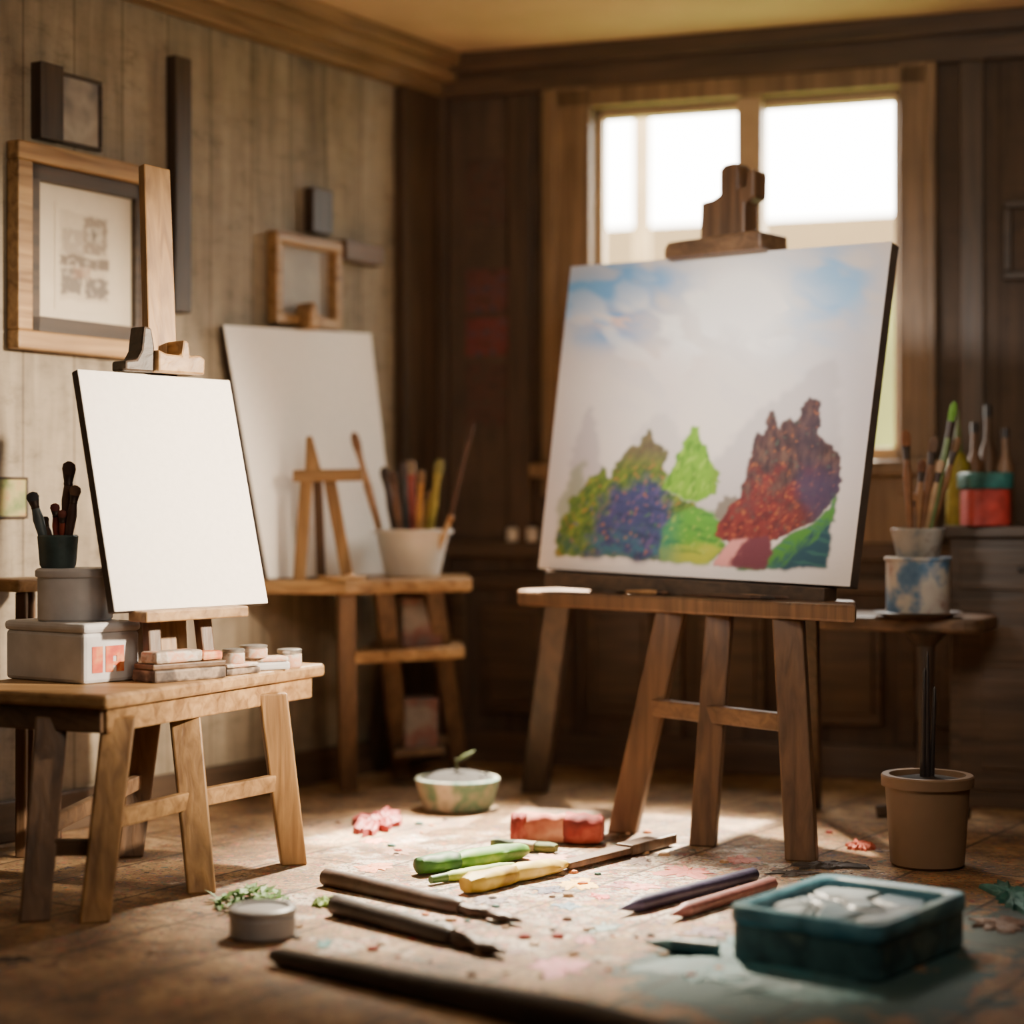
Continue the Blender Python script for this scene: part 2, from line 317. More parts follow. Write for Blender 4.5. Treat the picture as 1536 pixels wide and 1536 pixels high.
structure(boxes('trim_2',[(0.0,LBk,-0.05,0,0,0.16),(0.0,LBk,-0.09,0,0.09,0.16)],C0+V(0,0,CEIL-0.16),aB,W_PANEL,None,0.006))
structure(wl('trim_3',0.0,0.25,0,CEIL-0.15,0,0.05,W_POST))
structure(wb('trim_4',0.0,0.07,0,CEIL-0.16,0,0.05,W_POST))
structure(wb('trim_5',0.31,0.40,0.8,CEIL-0.16,0,0.03,W_POST))
structure(wb('trim_6',1.97,2.05,0.8,CEIL-0.16,0,0.04,W_POST))
structure(wl('baseboard_left',0.25,LL,0,0.12,0,0.025,W_PANEL))
pan=[(0,LBk,-0.03,0,0,0.12),(0,LBk,-0.05,0,0.78,0.84),(0,LBk,-0.03,0,0.66,0.72)]
s=0.08
while s<LBk-0.4:
    pan+= [(s,s+0.06,-0.028,0,0.12,0.66),(s+0.12,s+0.36,-0.022,0,0.19,0.6),(s+0.15,s+0.33,-0.034,0,0.23,0.56)]
    s+=0.42
structure(boxes('trim_7',pan,C0,aB,W_PANEL,None,0.006))
win=structure(boxes('window_1',[ (-0.18,0,-0.05,0.02,-0.12,WZ1-WZ0+0.08),(WS1-WS0,WS1-WS0+0.13,-0.05,0.02,-0.12,WZ1-WZ0+0.08),
   (-0.18,WS1-WS0+0.13,-0.05,0.02,WZ1-WZ0,WZ1-WZ0+0.07),
   (-0.18,-0.13,-0.07,0,-0.12,WZ1-WZ0+0.07),(WS1-WS0+0.09,WS1-WS0+0.13,-0.07,0,-0.12,WZ1-WZ0+0.07),
   (-0.16,WS1-WS0+0.13,-0.03,0.0,-0.3,-0.04)],C0+uB*WS0+V(0,0,WZ0),aB,W_CASE,None,0.006))
wid=WS1-WS0; hh=WZ1-WZ0
def child(o,p):
    o.parent=p; o.matrix_parent_inverse=Matrix.LocRotScale(p.location,p.rotation_euler,None).inverted(); return o
child(boxes('window_sash',[(0,0.03,0.03,0.09,0,hh),(wid-0.025,wid,0.03,0.09,0,hh),(0,wid,0.03,0.09,0,0.05),(0,wid,0.03,0.09,hh-0.03,hh),
   (0.545,0.635,-0.02,0.10,0,hh)],C0+uB*WS0+V(0,0,WZ0),aB,plain('sash_paint',(186,160,124),0.5,0.08),None,0.003),win)
child(wb('window_sill',WS0-0.22,WS1+0.18,WZ0-0.05,WZ0,-0.1,0.1,W_CASE,0.006),win)
def ext(name,s0,s1,o0,o1,z0,z1,mat): return boxes(name,[(s0,s1,o0,o1,z0,z1)],C0,aB,mat,None,0)
o=ext('garden_ground',-4,8,0.3,12,-0.2,-0.1,plain('outdoor_grass',(120,140,70),0.9)); o['kind']='structure'; 
hb=C0+uB*2+V(0.9,2.8,-0.1)
h=thing('garden_wall',hb,'pale rendered garden wall with a flat coping outside the window','wall')
boxes('wall_body',[(-3,5,0,0.2,0,2.32)],hb,aB,plain('garden_render',(98,98,48),0.9,0.4,1.5),h)
boxes('coping',[(-3,5,-0.06,0.26,2.32,2.56)],hb,aB,plain('coping_stone',(104,84,54),0.8,0.05),h)
gp=C0+uB*0.75+V(0.18,1.6,-0.1); tag(boxes('garden_post',[(-0.035,0.035,-0.03,0.03,0,4.0),(-0.05,0.05,-0.045,0.045,0,0.12),(-0.05,0.05,-0.045,0.045,3.9,4.0)],gp,aB,plain('garden_post_paint',(150,126,88),0.8,0.1)),'tall pale garden post standing outside the window','post')
# ------------------------------------------------------------ frames on walls
def wall_frame(name,label,px0,px1,py0,py1,border,depth,fmat,mmat,pmat,inset,wall='L',cat='picture frame',z=None,sketch=False):
    f=sL if wall=='L' else sB
    a,Ya=f(px0); b,Yb=f(px1); s0,s1=min(a,b),max(a,b); Y=(Ya+Yb)/2
    z0,z1=(zz(py1,Y),zz(py0,Y)) if z is None else z
    w=s1-s0; hgt=z1-z0; u=uL if wall=='L' else uB; ang=aL if wall=='L' else aB; sg=1 if wall=='L' else -1
    loc=C0+u*((s0+s1)/2)+V(0,0,z0)
    e=thing(name,loc,label,cat)
    def yb(t0,t1): return (t0,t1) if sg>0 else (-t1,-t0)
    y=yb(0.003,depth); X=w/2; B=border
    boxes('frame',[(-X,X,*y,0,B),(-X,X,*y,hgt-B,hgt),(-X,-X+B,*y,B-0.001,hgt-B+0.001),(X-B,X,*y,B-0.001,hgt-B+0.001)],loc,ang,fmat,e,0.006)
    if inset>0:
        y=yb(0.003,depth*0.6); b2=B+inset*0.35
        boxes('inner_moulding',[(-X+B,X-B,*y,B,b2),(-X+B,X-B,*y,hgt-b2,hgt-B),(-X+B,-X+b2,*y,B,hgt-B),(X-b2,X-B,*y,B,hgt-B)],loc,ang,W_DARKX,e,0.003)
    y=yb(0.002,0.010); boxes('mat_board',[(-X+B*0.8,X-B*0.8,*y,B*0.8,hgt-B*0.8)],loc,ang,mmat,e,0)
    if sketch:
        nu,nv=70,110; uu,vv=np.meshgrid(np.linspace(0,1,nu),np.linspace(0,1,nv)); U=uu.ravel(); Vv=vv.ravel()
        cw,ch=0.24,0.32; xs=(0.5-U)*cw+0.0; zs=hgt*0.5-0.01+(Vv-0.5)*ch
        n=nL; pos=np.stack([loc.x+u.x*xs+n.x*0.0115,loc.y+u.y*xs+n.y*0.0115,z0+zs],1)
        nz=np.array([noise.noise((a*5,b*7,0)) for a,b in zip(U,Vv)]); nz2=np.array([noise.noise((a*12,b*16,4)) for a,b in zip(U,Vv)])
        col=np.ones((len(U),3))*np.array(lin((206,192,170)))
        def put(c,a): 
            a=np.clip(a,0,1)[:,None]; col[:]=col*(1-a)+np.array(lin(c))*a
        def rc(x0,x1,y0,y1): 
            m_=((U+nz2*.04>x0)&(U+nz2*.04<x1)&(Vv+nz*.03>y0)&(Vv+nz*.03<y1)).astype(float).reshape(nv,nu)
            for _ in range(3): m_=(m_+np.roll(m_,1,0)+np.roll(m_,-1,0)+np.roll(m_,1,1)+np.roll(m_,-1,1))/5
            return m_.ravel()
        put((184,170,150),rc(0.08,0.9,0.10,0.92)*0.8); put((140,128,116),rc(0.12,0.5,0.5,0.78)*0.6); put((112,98,88),rc(0.48,0.88,0.56,0.9)*0.75)
        put((176,164,146),rc(0.56,0.8,0.66,0.82)*0.8); put((98,86,78),rc(0.08,0.92,0.42,0.52)*0.85); put((84,78,76),rc(0.1,0.45,0.16,0.40)*0.75)
        put((96,88,84),rc(0.5,0.9,0.14,0.34)*0.85); put((140,110,92),rc(0.3,0.6,0.32,0.42)*0.6); put((80,74,72),rc(0.62,0.7,0.68,0.8)*0.8)
        put((200,188,168),np.clip(nz2*1.5,0,1)*0.5)
        vgrid('sketch',pos,col,nu,nv,loc,vcolmat('sketch_ink',0.8,0.0),e)
    elif pmat:
        y=yb(0.010,0.013); q=B+inset
        boxes('picture',[(-X+q,X-q,*y,q*1.05,hgt-q)],loc,ang,pmat,e,0)
    return e
wall_frame('picture_frame','large honey-wood frame with cream mat and small town sketch',8,228,205,530,0.055,0.055,W_GOLDX,M_PAPER,None,0.135,z=(1.42,2.02),sketch=True)
wall_frame('picture_frame','small pale print in thin dark frame on plank wall',80,148,115,222,0.012,0.02,W_DARKX,picmat('pale_print',[(130,118,106),(160,150,136),(110,104,100),(140,116,98)],5),None,0)
wall_frame('picture_frame','small light-wood frame with grey-blue print above blank canvas',398,498,356,492,0.038,0.05,W_GOLDX,picmat('grey_print',[(140,136,132),(170,164,156)],6),None,0)
wall_frame('picture_frame','small frame with green landscape print on plank wall',-40,38,715,778,0.008,0.015,W_DARKX,picmat('green_print',[(90,110,60),(150,140,90),(170,90,50)],14),None,0)
wall_frame('picture_frame','dark small framed picture on shadowed plank wall',1505,1590,300,420,0.03,0.03,W_DARKX,picmat('dark_print',[(64,50,40),(84,64,48)],14),None,0,'B')
for (a,b,c,d,l) in ((45,80,98,212,'short dark wooden board mounted on plank wall'),(248,272,88,470,'long dark wooden board mounted on plank wall'),(455,485,285,352,'short brown wooden board above small frame')):
    tag(LB('mounted_board',a,b,c,d,0.002,0.045,W_DARK),l,'wooden board','wooden boards on the plank wall')
tag(LB('mounted_board',500,556,366,396,0.002,0.06,W_MIDX),'brown horizontal wooden board beside small frame','wooden board','wooden boards on the plank wall')
for i,(x0,x1,y0,y1,cols) in enumerate(((700,780,240,340,[(56,44,35),(78,54,44),(60,58,52)]),(700,780,405,470,[(56,44,36),(94,52,46),(50,58,76)]),(700,780,478,535,[(56,44,36),(110,48,44),(46,66,78)]),(700,780,545,640,[(56,44,35),(80,52,44),(60,58,48)]))):
    s0,Y=sB(x0); s1,_=sB(x1)
    o=wb('pinned_study',s0,s1,zz(y1,Y),zz(y0,Y),0.001,0.006,picmat('study_%d'%i,cols,30),0.001)
    tag(o,'dim abstract colour study pinned on dark panelled wall','painting study','pinned colour studies')
# ------------------------------------------------------------ brushes and tubes
def brush(base,tip,r,hcol,bcol,label,group=None,fer=None):
    base=Vector(base);tip=Vector(tip); e=thing('paintbrush',base,label,'paintbrush',group)
    d=tip-base; p1=base+d*0.76; p2=base+d*0.87
    loft('handle',base,p1,[(0,r*0.35,r*0.35),(0.03,r*0.6,r*0.6),(0.4,r*0.85,r*0.85),(0.8,r*1.15,r*1.15),(1,r*0.8,r*0.8)],mc(hcol),e,12)
    loft('ferrule',p1,p2,[(0,r*0.85,r*0.85),(0.2,r*0.9,r*0.9),(0.25,r*0.82,r*0.82),(1,r*1.1,r*0.8)],fer or M_TARN,e,12)
    loft('bristles',p2,tip,[(0,r*1.1,r*0.8),(0.4,r*1.3,r*0.85),(0.8,r*1.1,r*0.6),(1,r*0.35,r*0.2)],mc(bcol,0.8),e,12)
    return e
def stick(name,base,tip,r,col,label,cat,group=None):
    L=(Vector(tip)-Vector(base)).length; k=r*1.8/L
    e=thing(name,base,label,cat,group)
    loft('barrel',base,Vector(base).lerp(Vector(tip),1-k*2.2),[(0,r*0.7,r*0.7),(0.02,r,r),(1,r,r)],mc(col),e,8)
    loft('point',Vector(base).lerp(Vector(tip),1-k*2.2),tip,[(0,r,r),(0.6,r*0.45,r*0.45),(1,r*0.12,r*0.12)],mc(tuple(min(255,int(c*1.2+20)) for c in col)),e,8)
    return e
def pot(name,c,r0,r1,h,mat,label,cat,wall=0.008,power=2.0,part='vessel',rim=0.0,contents=None,cz=0.8,mound=0.014):
    e=thing(name,c,label,cat)
    prof=[(r0*0.9,0),(r0,0.008),(r1,h-(rim or 0.004))]
    if rim: prof+=[(r1*1.09,h-rim),(r1*1.1,h-0.004)]
    R=prof[-1][0]
    prof+=[(R-0.003,h),(r1-wall,h),(r1-wall-0.002,h-0.01),(r0-wall*1.2,0.014),(0.002,0.012)]
    lathe(part,c,prof,mat,e,44,power=power)
    if contents: 
        rr=r0+(r1-r0)*cz-wall-0.001
        lathe('contents',(c[0],c[1],c[2]+h*cz-0.01),[(rr*0.98,0),(rr,0.004),(rr*0.6,mound*0.85),(0.002,mound)],contents,e,36,power=power)
    return e
# ------------------------------------------------------------ MAIN EASEL + PAINTING
BL,BR,TL,TR=P(808,852,5.95),P(1275,880,5.2),P(857,400,6.15),P(1338,362,5.4)
nrm=(BR-BL).cross(TL-BL).normalized()
if nrm.y>0: nrm=-nrm
def canvas_prism(name,q,th,parent,edge,face):
    bl,br,tr,tl=q; n=(br-bl).cross(tl-bl).normalized()
    if n.y>0: n=-n
    vs=[bl,br,tr,tl]+[v-n*th for v in (bl,br,tr,tl)]
    return mesh_obj(name,vs,BF,edge,parent,0.004,mats=[face],fm={0:1})
pt=thing('painting',BL.lerp(BR,0.5),'landscape painting with green hills, dark crags and misty sky on easel','painting')
canvas_prism('stretched_canvas',(BL,BR,TR,TL),0.045,pt,M_CEDGE,M_CANVAS)
NG=400
PXc=[(808,852),(1275,880),(1338,362),(857,400)]
def painting_grid():
    uu,vv=np.meshgrid(np.linspace(0,1,NG),np.linspace(0,1,NG)); u=uu.ravel(); v=vv.ravel()
    def bil(c): 
        c=[np.array(x,float) for x in c]
        return ((1-u)*(1-v))[:,None]*c[0]+(u*(1-v))[:,None]*c[1]+(u*v)[:,None]*c[2]+((1-u)*v)[:,None]*c[3]
    off=np.array(nrm)*0.0015
    pos=bil([BL,BR,TR,TL])+off; px=bil(PXc)
    X,Y=px[:,0].copy(),px[:,1].copy()
    def nf(sx,sy,z,rot=0.0,octv=1):
        c,s_=math.cos(rot),math.sin(rot); out=np.zeros(len(X)); amp=1.0
        for o_ in range(octv):
            k=2**o_
            out+=amp*np.array([noise.noise(((x*c+y*s_)*sx*k,(-x*s_+y*c)*sy*k,z+o_*7.7)) for x,y in px]); amp*=0.55
        return out
    n1=nf(0.02,0.02,0); n2=nf(0.04,0.04,3,0,3); nj=nf(0.09,0.07,30,0.3,2); n4=nf(0.010,0.022,11,0.35,3); n6=nf(0.03,0.03,21)
    sA=nf(0.05,0.13,40,-0.9,3); sB_=nf(0.11,0.045,50,0.1,3); sC=nf(0.03,0.12,60,0.2,3)
    f1=nf(0.10,0.16,70,-0.6,2); f2=nf(0.14,0.10,80,0.5,2); f3=nf(0.12,0.12,90,0,2)
    col=np.zeros((len(X),3))
    def put(c,a): 
        a=np.clip(a,0,1)[:,None]; col[:]=col*(1-a)+np.array(lin(c))*a
    def sm(x,a,b): 
        t=np.clip((x-a)/(b-a),0,1); return t*t*(3-2*t)
    def g(cx,cy,rx,ry): return np.exp(-(((X-cx)/rx)**2+((Y-cy)/ry)**2))
    put((226,218,214),np.ones(len(X)))
    put((192,186,192),g(1295,600,65,190)*0.9+g(850,700,55,130)*0.6)
    put((238,226,216),g(1050,640,150,120)*0.9)
    cl_=sm(n4+0.5*n6,-0.55,0.25)
    put((112,172,230),g(888,445,88,62)*1.6*(0.5+0.5*cl_)+g(1000,422,95,30)*0.8*cl_+g(930,505,50,20)*0.6)
    put((132,184,232),g(1215,440,58,78)*1.15*(0.4+0.6*cl_)+g(1275,420,40,55)*0.9*cl_)
    put((244,212,200),g(930,484,52,15)*0.9*sm(sC,-0.5,0.3)+g(1000,540,90,30)*0.35*cl_)
    put((255,253,250),g(1130,455,80,72)*1.4+sm(n4+n1,0.0,0.5)*g(1020,490,170,60)*0.9)
    put((216,208,212),sm(-(n4+n6),0.15,0.7)*g(1000,560,220,80)*0.4)
    def poly(pts,jit=5,blur=3):
        x=X+nj*jit; y=Y+n2*jit*0.8; ins=np.zeros(len(X),bool); k=len(pts); j=k-1
        for i in range(k):
            xi,yi=pts[i]; xj,yj=pts[j]
            if yi!=yj: 
                c=((yi>y)!=(yj>y))&(x<(xj-xi)*(y-yi)/(yj-yi)+xi); ins^=c
            j=i
        a=ins.astype(float).reshape(NG,NG)
        for _ in range(blur):
            a=(a+np.roll(a,1,0)+np.roll(a,-1,0)+np.roll(a,1,1)+np.roll(a,-1,1))/5
        return a.ravel()
    put((170,162,172),poly([(850,800),(862,690),(885,612),(898,618),(910,690),(935,800)],8,12)*0.6)
    put((178,172,176),poly([(1000,780),(1050,720),(1090,690),(1130,640),(1180,600),(1225,560),(1262,540),(1266,700),(1100,800)],12,18)*0.6)
    put((192,186,188),poly([(940,700),(975,640),(1010,620),(1040,660),(1060,720),(1000,760)],12,16)*0.5)
    put((130,140,104),poly([(838,832),(840,770),(858,715),(882,695),(890,800)],10,10)*0.65)
    hill=poly([(836,833),(840,800),(848,786),(858,764),(864,745),(872,748),(884,734),(893,718),(902,716),(911,702),(920,712),(926,722),(934,700),(944,690),(952,676),(962,670),(972,672),(980,656),(988,646),(993,664),(1003,672),(1013,682),(1014,740),(1060,760),(1100,790),(1098,830),(1080,846)],6)
    put((84,112,42),hill); put((134,150,48),hill*sm(sA,-0.1,0.7)*0.75); put((50,80,40),hill*sm(-sA,-0.05,0.7)*0.8); put((176,120,58),hill*sm(f1,0.2,0.7)*0.7)
    put((112,96,76),hill*sm(-Y,-722,-672)*(X>930)*0.8); put((74,64,58),hill*sm(-Y,-700,-655)*(X>945)*sm(sB_,-0.2,0.5)*0.6)
    put((44,96,94),hill*sm(Y,790,835)*sm(n2,-0.3,0.5)*0.7); put((90,80,120),hill*sm(f3,0.3,0.8)*sm(Y,700,780)*0.7)
    blu=poly([(896,838),(900,790),(912,768),(928,748),(955,730),(985,718),(1006,736),(1020,765),(1034,790),(1034,838)],22,34)
    put((58,66,112),blu*1.1); put((34,46,80),blu*sm(-sC,-0.1,0.6)*0.7); put((104,86,136),blu*sm(sA,0.0,0.7)*0.6); put((44,112,126),blu*sm(Y,780,830)*sm(n2,-0.3,0.4)*0.85); put((170,112,70),blu*sm(f2,0.3,0.7)*0.7); put((84,132,60),blu*sm(f1,0.35,0.8)*0.7)
    tree=poly([(1010,738),(1016,716),(1026,704),(1030,688),(1038,678),(1040,664),(1048,654),(1054,642),(1062,644),(1066,664),(1074,674),(1077,692),(1086,704),(1096,716),(1090,728),(1088,746),(1058,758)],5,2)
    put((116,168,40),tree); put((76,130,40),tree*sm(-sB_,-0.1,0.6)*0.8); put((158,200,68),tree*sm(sA,0.0,0.7)*0.7); put((110,112,54),tree*sm(X,1075,1100)*0.5)
    mound=poly([(1006,842),(1014,790),(1028,772),(1058,764),(1086,772),(1102,796),(1100,822),(1078,848)],6,10)
    put((88,156,50),mound); put((54,118,56),mound*sm(-sC,-0.1,0.6)*0.8); put((184,184,56),mound*sm(Y+sC*10,812,835)*0.8); put((50,128,110),mound*sm(-X,-1050,-1005)*0.75); put((170,190,80),mound*sm(f1,0.2,0.7)*0.5)
    put((84,74,46),poly([(1086,772),(1100,748),(1120,745),(1132,770),(1100,792)],8,4)*0.75)
    rock=poly([(1088,806),(1096,784),(1104,772),(1112,760),(1126,752),(1128,730),(1134,716),(1134,700),(1142,688),(1144,664),(1150,652),(1158,656),(1163,640),(1165,622),(1171,620),(1176,632),(1182,648),(1188,636),(1196,630),(1204,640),(1212,622),(1216,608),(1226,600),(1236,608),(1238,630),(1236,656),(1244,666),(1254,674),(1266,690),(1264,730),(1258,750),(1246,764),(1230,784),(1175,812),(1108,816)],4,2)
    put((80,56,56),rock); put((48,36,44),rock*sm(sB_,-0.2,0.6)*0.8); put((116,88,74),rock*sm(-sB_,0.1,0.8)*0.6); put((60,50,66),rock*sm(n1,0,0.5)*0.5)
    red=rock*sm(Y+n2*70+sB_*25,690,790)*sm(-X,-1255,-1180); put((124,44,44),red*0.9); put((78,28,38),red*sm(sA,-0.1,0.6)*0.7); put((176,92,60),red*sm(f1,0.2,0.7)*0.7)
    put((168,100,58),rock*sm(f2,0.35,0.8)*0.65); put((74,92,80),rock*sm(f3,0.4,0.9)*0.6)
    put((66,58,96),rock*sm(X+n1*40,1190,1245)*sm(Y,680,740)*0.6)
    rb=poly([(1168,830),(1180,818),(1192,806),(1225,790),(1250,764),(1260,744),(1252,800),(1245,853),(1120,856),(1130,840)],4,4)
    put((32,74,90),rb); put((74,136,54),rb*sm(-((X-1170)*0.85+(Y-826)+sA*14),-42,-14)); put((52,106,100),rb*sm(sC,0.0,0.6)*0.7)
    pa=poly([(1084,850),(1098,830),(1112,812),(1166,806),(1172,830),(1160,856)],3)
    put((108,52,66),pa); put((222,150,146),pa*sm(-((X-1084)+(Y-850)*0.5+sA*8),-34,-20))
    cg=col.reshape(NG,NG,3)
    cg=(cg*2+np.roll(cg,1,0)+np.roll(cg,-1,0)+np.roll(cg,1,1)+np.roll(cg,-1,1))/6; col2=cg.reshape(-1,3)
    vgrid('painted_surface',pos,col2,NG,NG,pt.location,vcolmat('oil_painting',0.65,0.12),pt)
painting_grid()
E=thing('easel',V(0.6,5.4,0),'brown wooden studio easel with wide tray, splayed legs and top clamp','easel')
FL_,FR_=V(0.015,5.98,0),V(0.92,5.0,0); bk=V(0.735,0.678,0)*0.30
prism('tray',[FL_,FR_,FR_+V(0.012,0.05,0),FR_+V(0.055,0.30,0),FL_+bk+V(0.1,-0.1,0),FL_+bk,FL_+bk*0.2+V(-.01,.03,0)],0.652,0.70,W_MID,E,0.008)
leg('leg',(0.475,5.55,0.652),F(935,1248),0.085,0.06,-0.3,W_MID,E)
leg('leg',(0.775,5.23,0.652),F(1203,1290),0.085,0.06,-0.3,W_MID,E)
leg('leg',(0.605,5.43,0.652),F(1055,1268),0.075,0.05,-0.3,W_MID,E)
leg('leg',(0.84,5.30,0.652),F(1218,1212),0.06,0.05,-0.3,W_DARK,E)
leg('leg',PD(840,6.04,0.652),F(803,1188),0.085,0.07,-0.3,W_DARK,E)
def on(t,a,b): return Vector(a).lerp(Vector(b),t)
za=0.43; lf=F(935,1248); rf=F(1203,1290)
l1=on(za,(0.475,5.55,0.652),lf); r1=on(za+0.01,(0.775,5.23,0.652),rf)
beam('crossbar',l1+V(0,-.01,0),r1+V(0,-.01,0),0.05,0.03,(0,0,1),W_MIDX,E)
cu=(BR-BL).normalized(); cn=-nrm
beam('canvas_ledge',BL.lerp(BR,0.04)+cn*0.01-V(0,0,0.03),BL.lerp(BR,0.94)+cn*0.01-V(0,0,0.03),0.05,0.07,(0,0,1),W_DARKX,E)
m0=BL.lerp(BR,0.5)+cn*0.09; m0.z=0.70; m1=TL.lerp(TR,0.5)+cn*0.075+V(0,0,0.08)
beam('mast',m0,m1,0.075,0.035,cu,W_MID,E)
tm=TL.lerp(TR,0.5); acu=math.atan2(cu.y,cu.x)
xzprism('clamp_block',[(-0.185,-0.002),(0.18,-0.002),(0.178,0.05),(0.15,0.056),(-0.17,0.05),(-0.185,0.03)],-0.05,0.10,tm,acu,W_MIDX,E,0.008)
xzprism('clamp_upright',[(-0.075,0.05),(0.092,0.05),(0.094,0.15),(0.126,0.165),(0.128,0.245),(0.102,0.255),(0.094,0.20),(0.072,0.20),(0.07,0.262),(0.055,0.278),(0.018,0.276),(0.0,0.262),(0.0,0.185),(-0.03,0.172),(-0.07,0.168)],-0.01,0.065,tm,acu,W_MID,E,0.007)
def trayp(t,o): 
    p=FL_.lerp(FR_,t)+bk.normalized()*o; return V(p.x,p.y,0.70)
e=thing('palette',trayp(0.26,0.06),'dark paint-stained oval palette lying on easel tray','palette')
c=trayp(0.26,0.065); lathe('board',c,[(0.058,0),(0.06,0.004),(0.058,0.008),(0.002,0.008)],W_DARKX,e,30)
for k,(dx,dy,cc) in enumerate(((0.02,0.01,(180,120,70)),(-0.02,0.015,(120,60,40)),(0.0,-0.02,(200,170,120)))):
    lathe('paint_dab',c+V(dx,dy,0.008),[(0.013,0),(0.011,0.005),(0.002,0.008)],mc(cc),e,12)
brush(trayp(0.52,0.02)+V(0,0,0.009),trayp(0.78,0.02)+V(0,0,0.009),0.007,(60,40,30),(30,25,25),'dark brown paintbrush lying on easel tray','brushes on the easel tray')
brush(trayp(0.56,0.05)+V(0,0,0.009),trayp(0.80,0.05)+V(0,0,0.009),0.006,(120,90,60),(60,40,30),'worn brown paintbrush lying on easel tray','brushes on the easel tray')
brush(trayp(0.34,0.03)+V(0,0,0.009),trayp(0.46,0.045)+V(0,0,0.009),0.007,(150,110,70),(90,60,40),'short wooden paintbrush lying on easel tray','brushes on the easel tray')
# ------------------------------------------------------------ SIDE TABLE by window (pedestal)
D0,D1=V(0.93,5.83,0),V(1.405,5.60,0); dd=(D1-D0).normalized(); dn=V(-dd.y,dd.x,0)
T=thing('side_table',(D0+D1)/2+dn*0.15,'small brown pedestal table with rounded top holding paint tin','table')
D0b=D0+dn*0.32; D1b=D1+dn*0.32
tp=[D0+dd*0.05,D0+dd*0.015+dn*0.015,D0+dn*0.05,D0b-dn*0.05,D0b+dd*0.05,D1b-dd*0.05,D1b-dn*0.05,D1+dn*0.05,D1-dd*0.015+dn*0.015,D1-dd*0.05]
prism('tabletop',tp[::-1],0.583,0.628,W_MIDX,T,0.012)
pcn=PD(1388,5.72,0.0)
lathe('pedestal',pcn,[(0.05,0.03),(0.03,0.08),(0.024,0.3),(0.034,0.36),(0.026,0.42),(0.03,0.54),(0.07,0.583)],W_DARK,T,28)
for a in (0.4,2.5,4.6): beam('foot',pcn+V(math.cos(a)*.02,math.sin(a)*.02,0.045),pcn+V(math.cos(a)*0.16,math.sin(a)*0.16,0.018),0.035,0.03,(0,0,1),W_DARKX,T)
cc=PD(1377,5.72,0.628)
e=thing('saucer',cc,'dark round saucer under paint-streaked tin','saucer'); lathe('dish',cc,[(0.09,0),(0.125,0.012),(0.135,0.016),(0.13,0.018),(0.08,0.006),(0.002,0.006)],plain('saucer_dark',(66,54,46),0.4),e,40)
tin=picmat('streaked_tin',[(56,92,128),(84,116,146),(176,170,160),(168,160,152),(130,84,70)],9)
tin2=picmat('streaked_cup',[(96,112,128),(144,142,136),(160,154,146),(104,86,72)],14)
k0=cc+V(0,0,0.007); e=thing('paint_tin',k0,'white and blue paint-streaked metal tin on saucer','paint tin')
lathe('can',k0,[(0.093,0),(0.096,0.004),(0.096,0.165),(0.101,0.168),(0.101,0.176),(0.096,0.178),(0.092,0.17),(0.002,0.17)],tin,e,44)
k1=k0+V(0,0,0.171); pot('brush_cup',k1,0.064,0.082,0.095,tin2,'small grey metal cup holding brushes on paint tin','cup',0.005)
for (bx,by,r,hc,bc) in ((1358,645,0.012,(130,88,58),(140,90,60)),(1372,740,0.011,(110,76,50),(150,110,80)),(1384,690,0.011,(150,108,70),(110,70,50)),(1402,655,0.012,(120,84,60),(100,76,60)),(1412,690,0.010,(160,130,96),(160,130,100)),(1432,602,0.010,(90,104,56),(90,130,40)),(1438,655,0.010,(130,90,58),(100,70,40))):
    t=P(bx,by,5.72+random.uniform(-.05,.05)); b=k1+V((bx-1395)*0.0006,random.uniform(-.02,.02),0.02)
    brush(b,t,r,hc,bc,'used wooden paintbrush standing in grey cup','brushes in the grey cup')
K=thing('cabinet',C0+uB*2.15+nB*0.3,'dark wooden cabinet with drawers and panelled doors against wall','cabinet')
def cb(name,l,mat,bv=0.004,par=None): return boxes(name,l,C0+uB*1.98,aB,mat,par or K,bv)
cb('body',[(0,1.3,-0.55,-0.06,0,0.87)],W_PANEL); cb('countertop',[(-0.02,1.33,-0.58,-0.06,0.87,0.905)],W_PANEL)
for i in range(3):
    x=0.03+i*0.42
    cb('drawer',[(x,x+0.38,-0.556,-0.55,0.70,0.84)],W_PANEL); d=cb('door',[(x,x+0.38,-0.558,-0.55,0.06,0.66),(x+0.07,x+0.31,-0.566,-0.56,0.13,0.59)],W_PANEL)
    cb('knob',[(x+0.18,x+0.20,-0.57,-0.555,0.76,0.78)],W_DARK)
p=PD(1478,6.0,0.905)
e=thing('jar',p,'red square jar with teal lid on wooden cabinet','jar'); lathe('jar_body',p,[(0.068,0),(0.072,0.004),(0.072,0.115),(0.065,0.12),(0.002,0.12)],mc((150,46,38)),e,40,power=5)
lathe('lid',p+V(0,0,0.12),[(0.078,0),(0.08,0.004),(0.08,0.045),(0.074,0.052),(0.002,0.052)],mc((40,90,84)),e,40,power=5)
p=PD(1437,6.12,0.905)
e=thing('bottle',p,'yellow-green paint bottle with pointed nozzle beside red jar','bottle'); lathe('bottle_body',p,[(0.036,0),(0.039,0.005),(0.039,0.20),(0.018,0.24),(0.002,0.24)],mc((140,130,46)),e,30); lathe('nozzle',p+V(0,0,0.24),[(0.014,0),(0.012,0.05),(0.004,0.10),(0.002,0.14)],mc((90,110,46)),e,16)
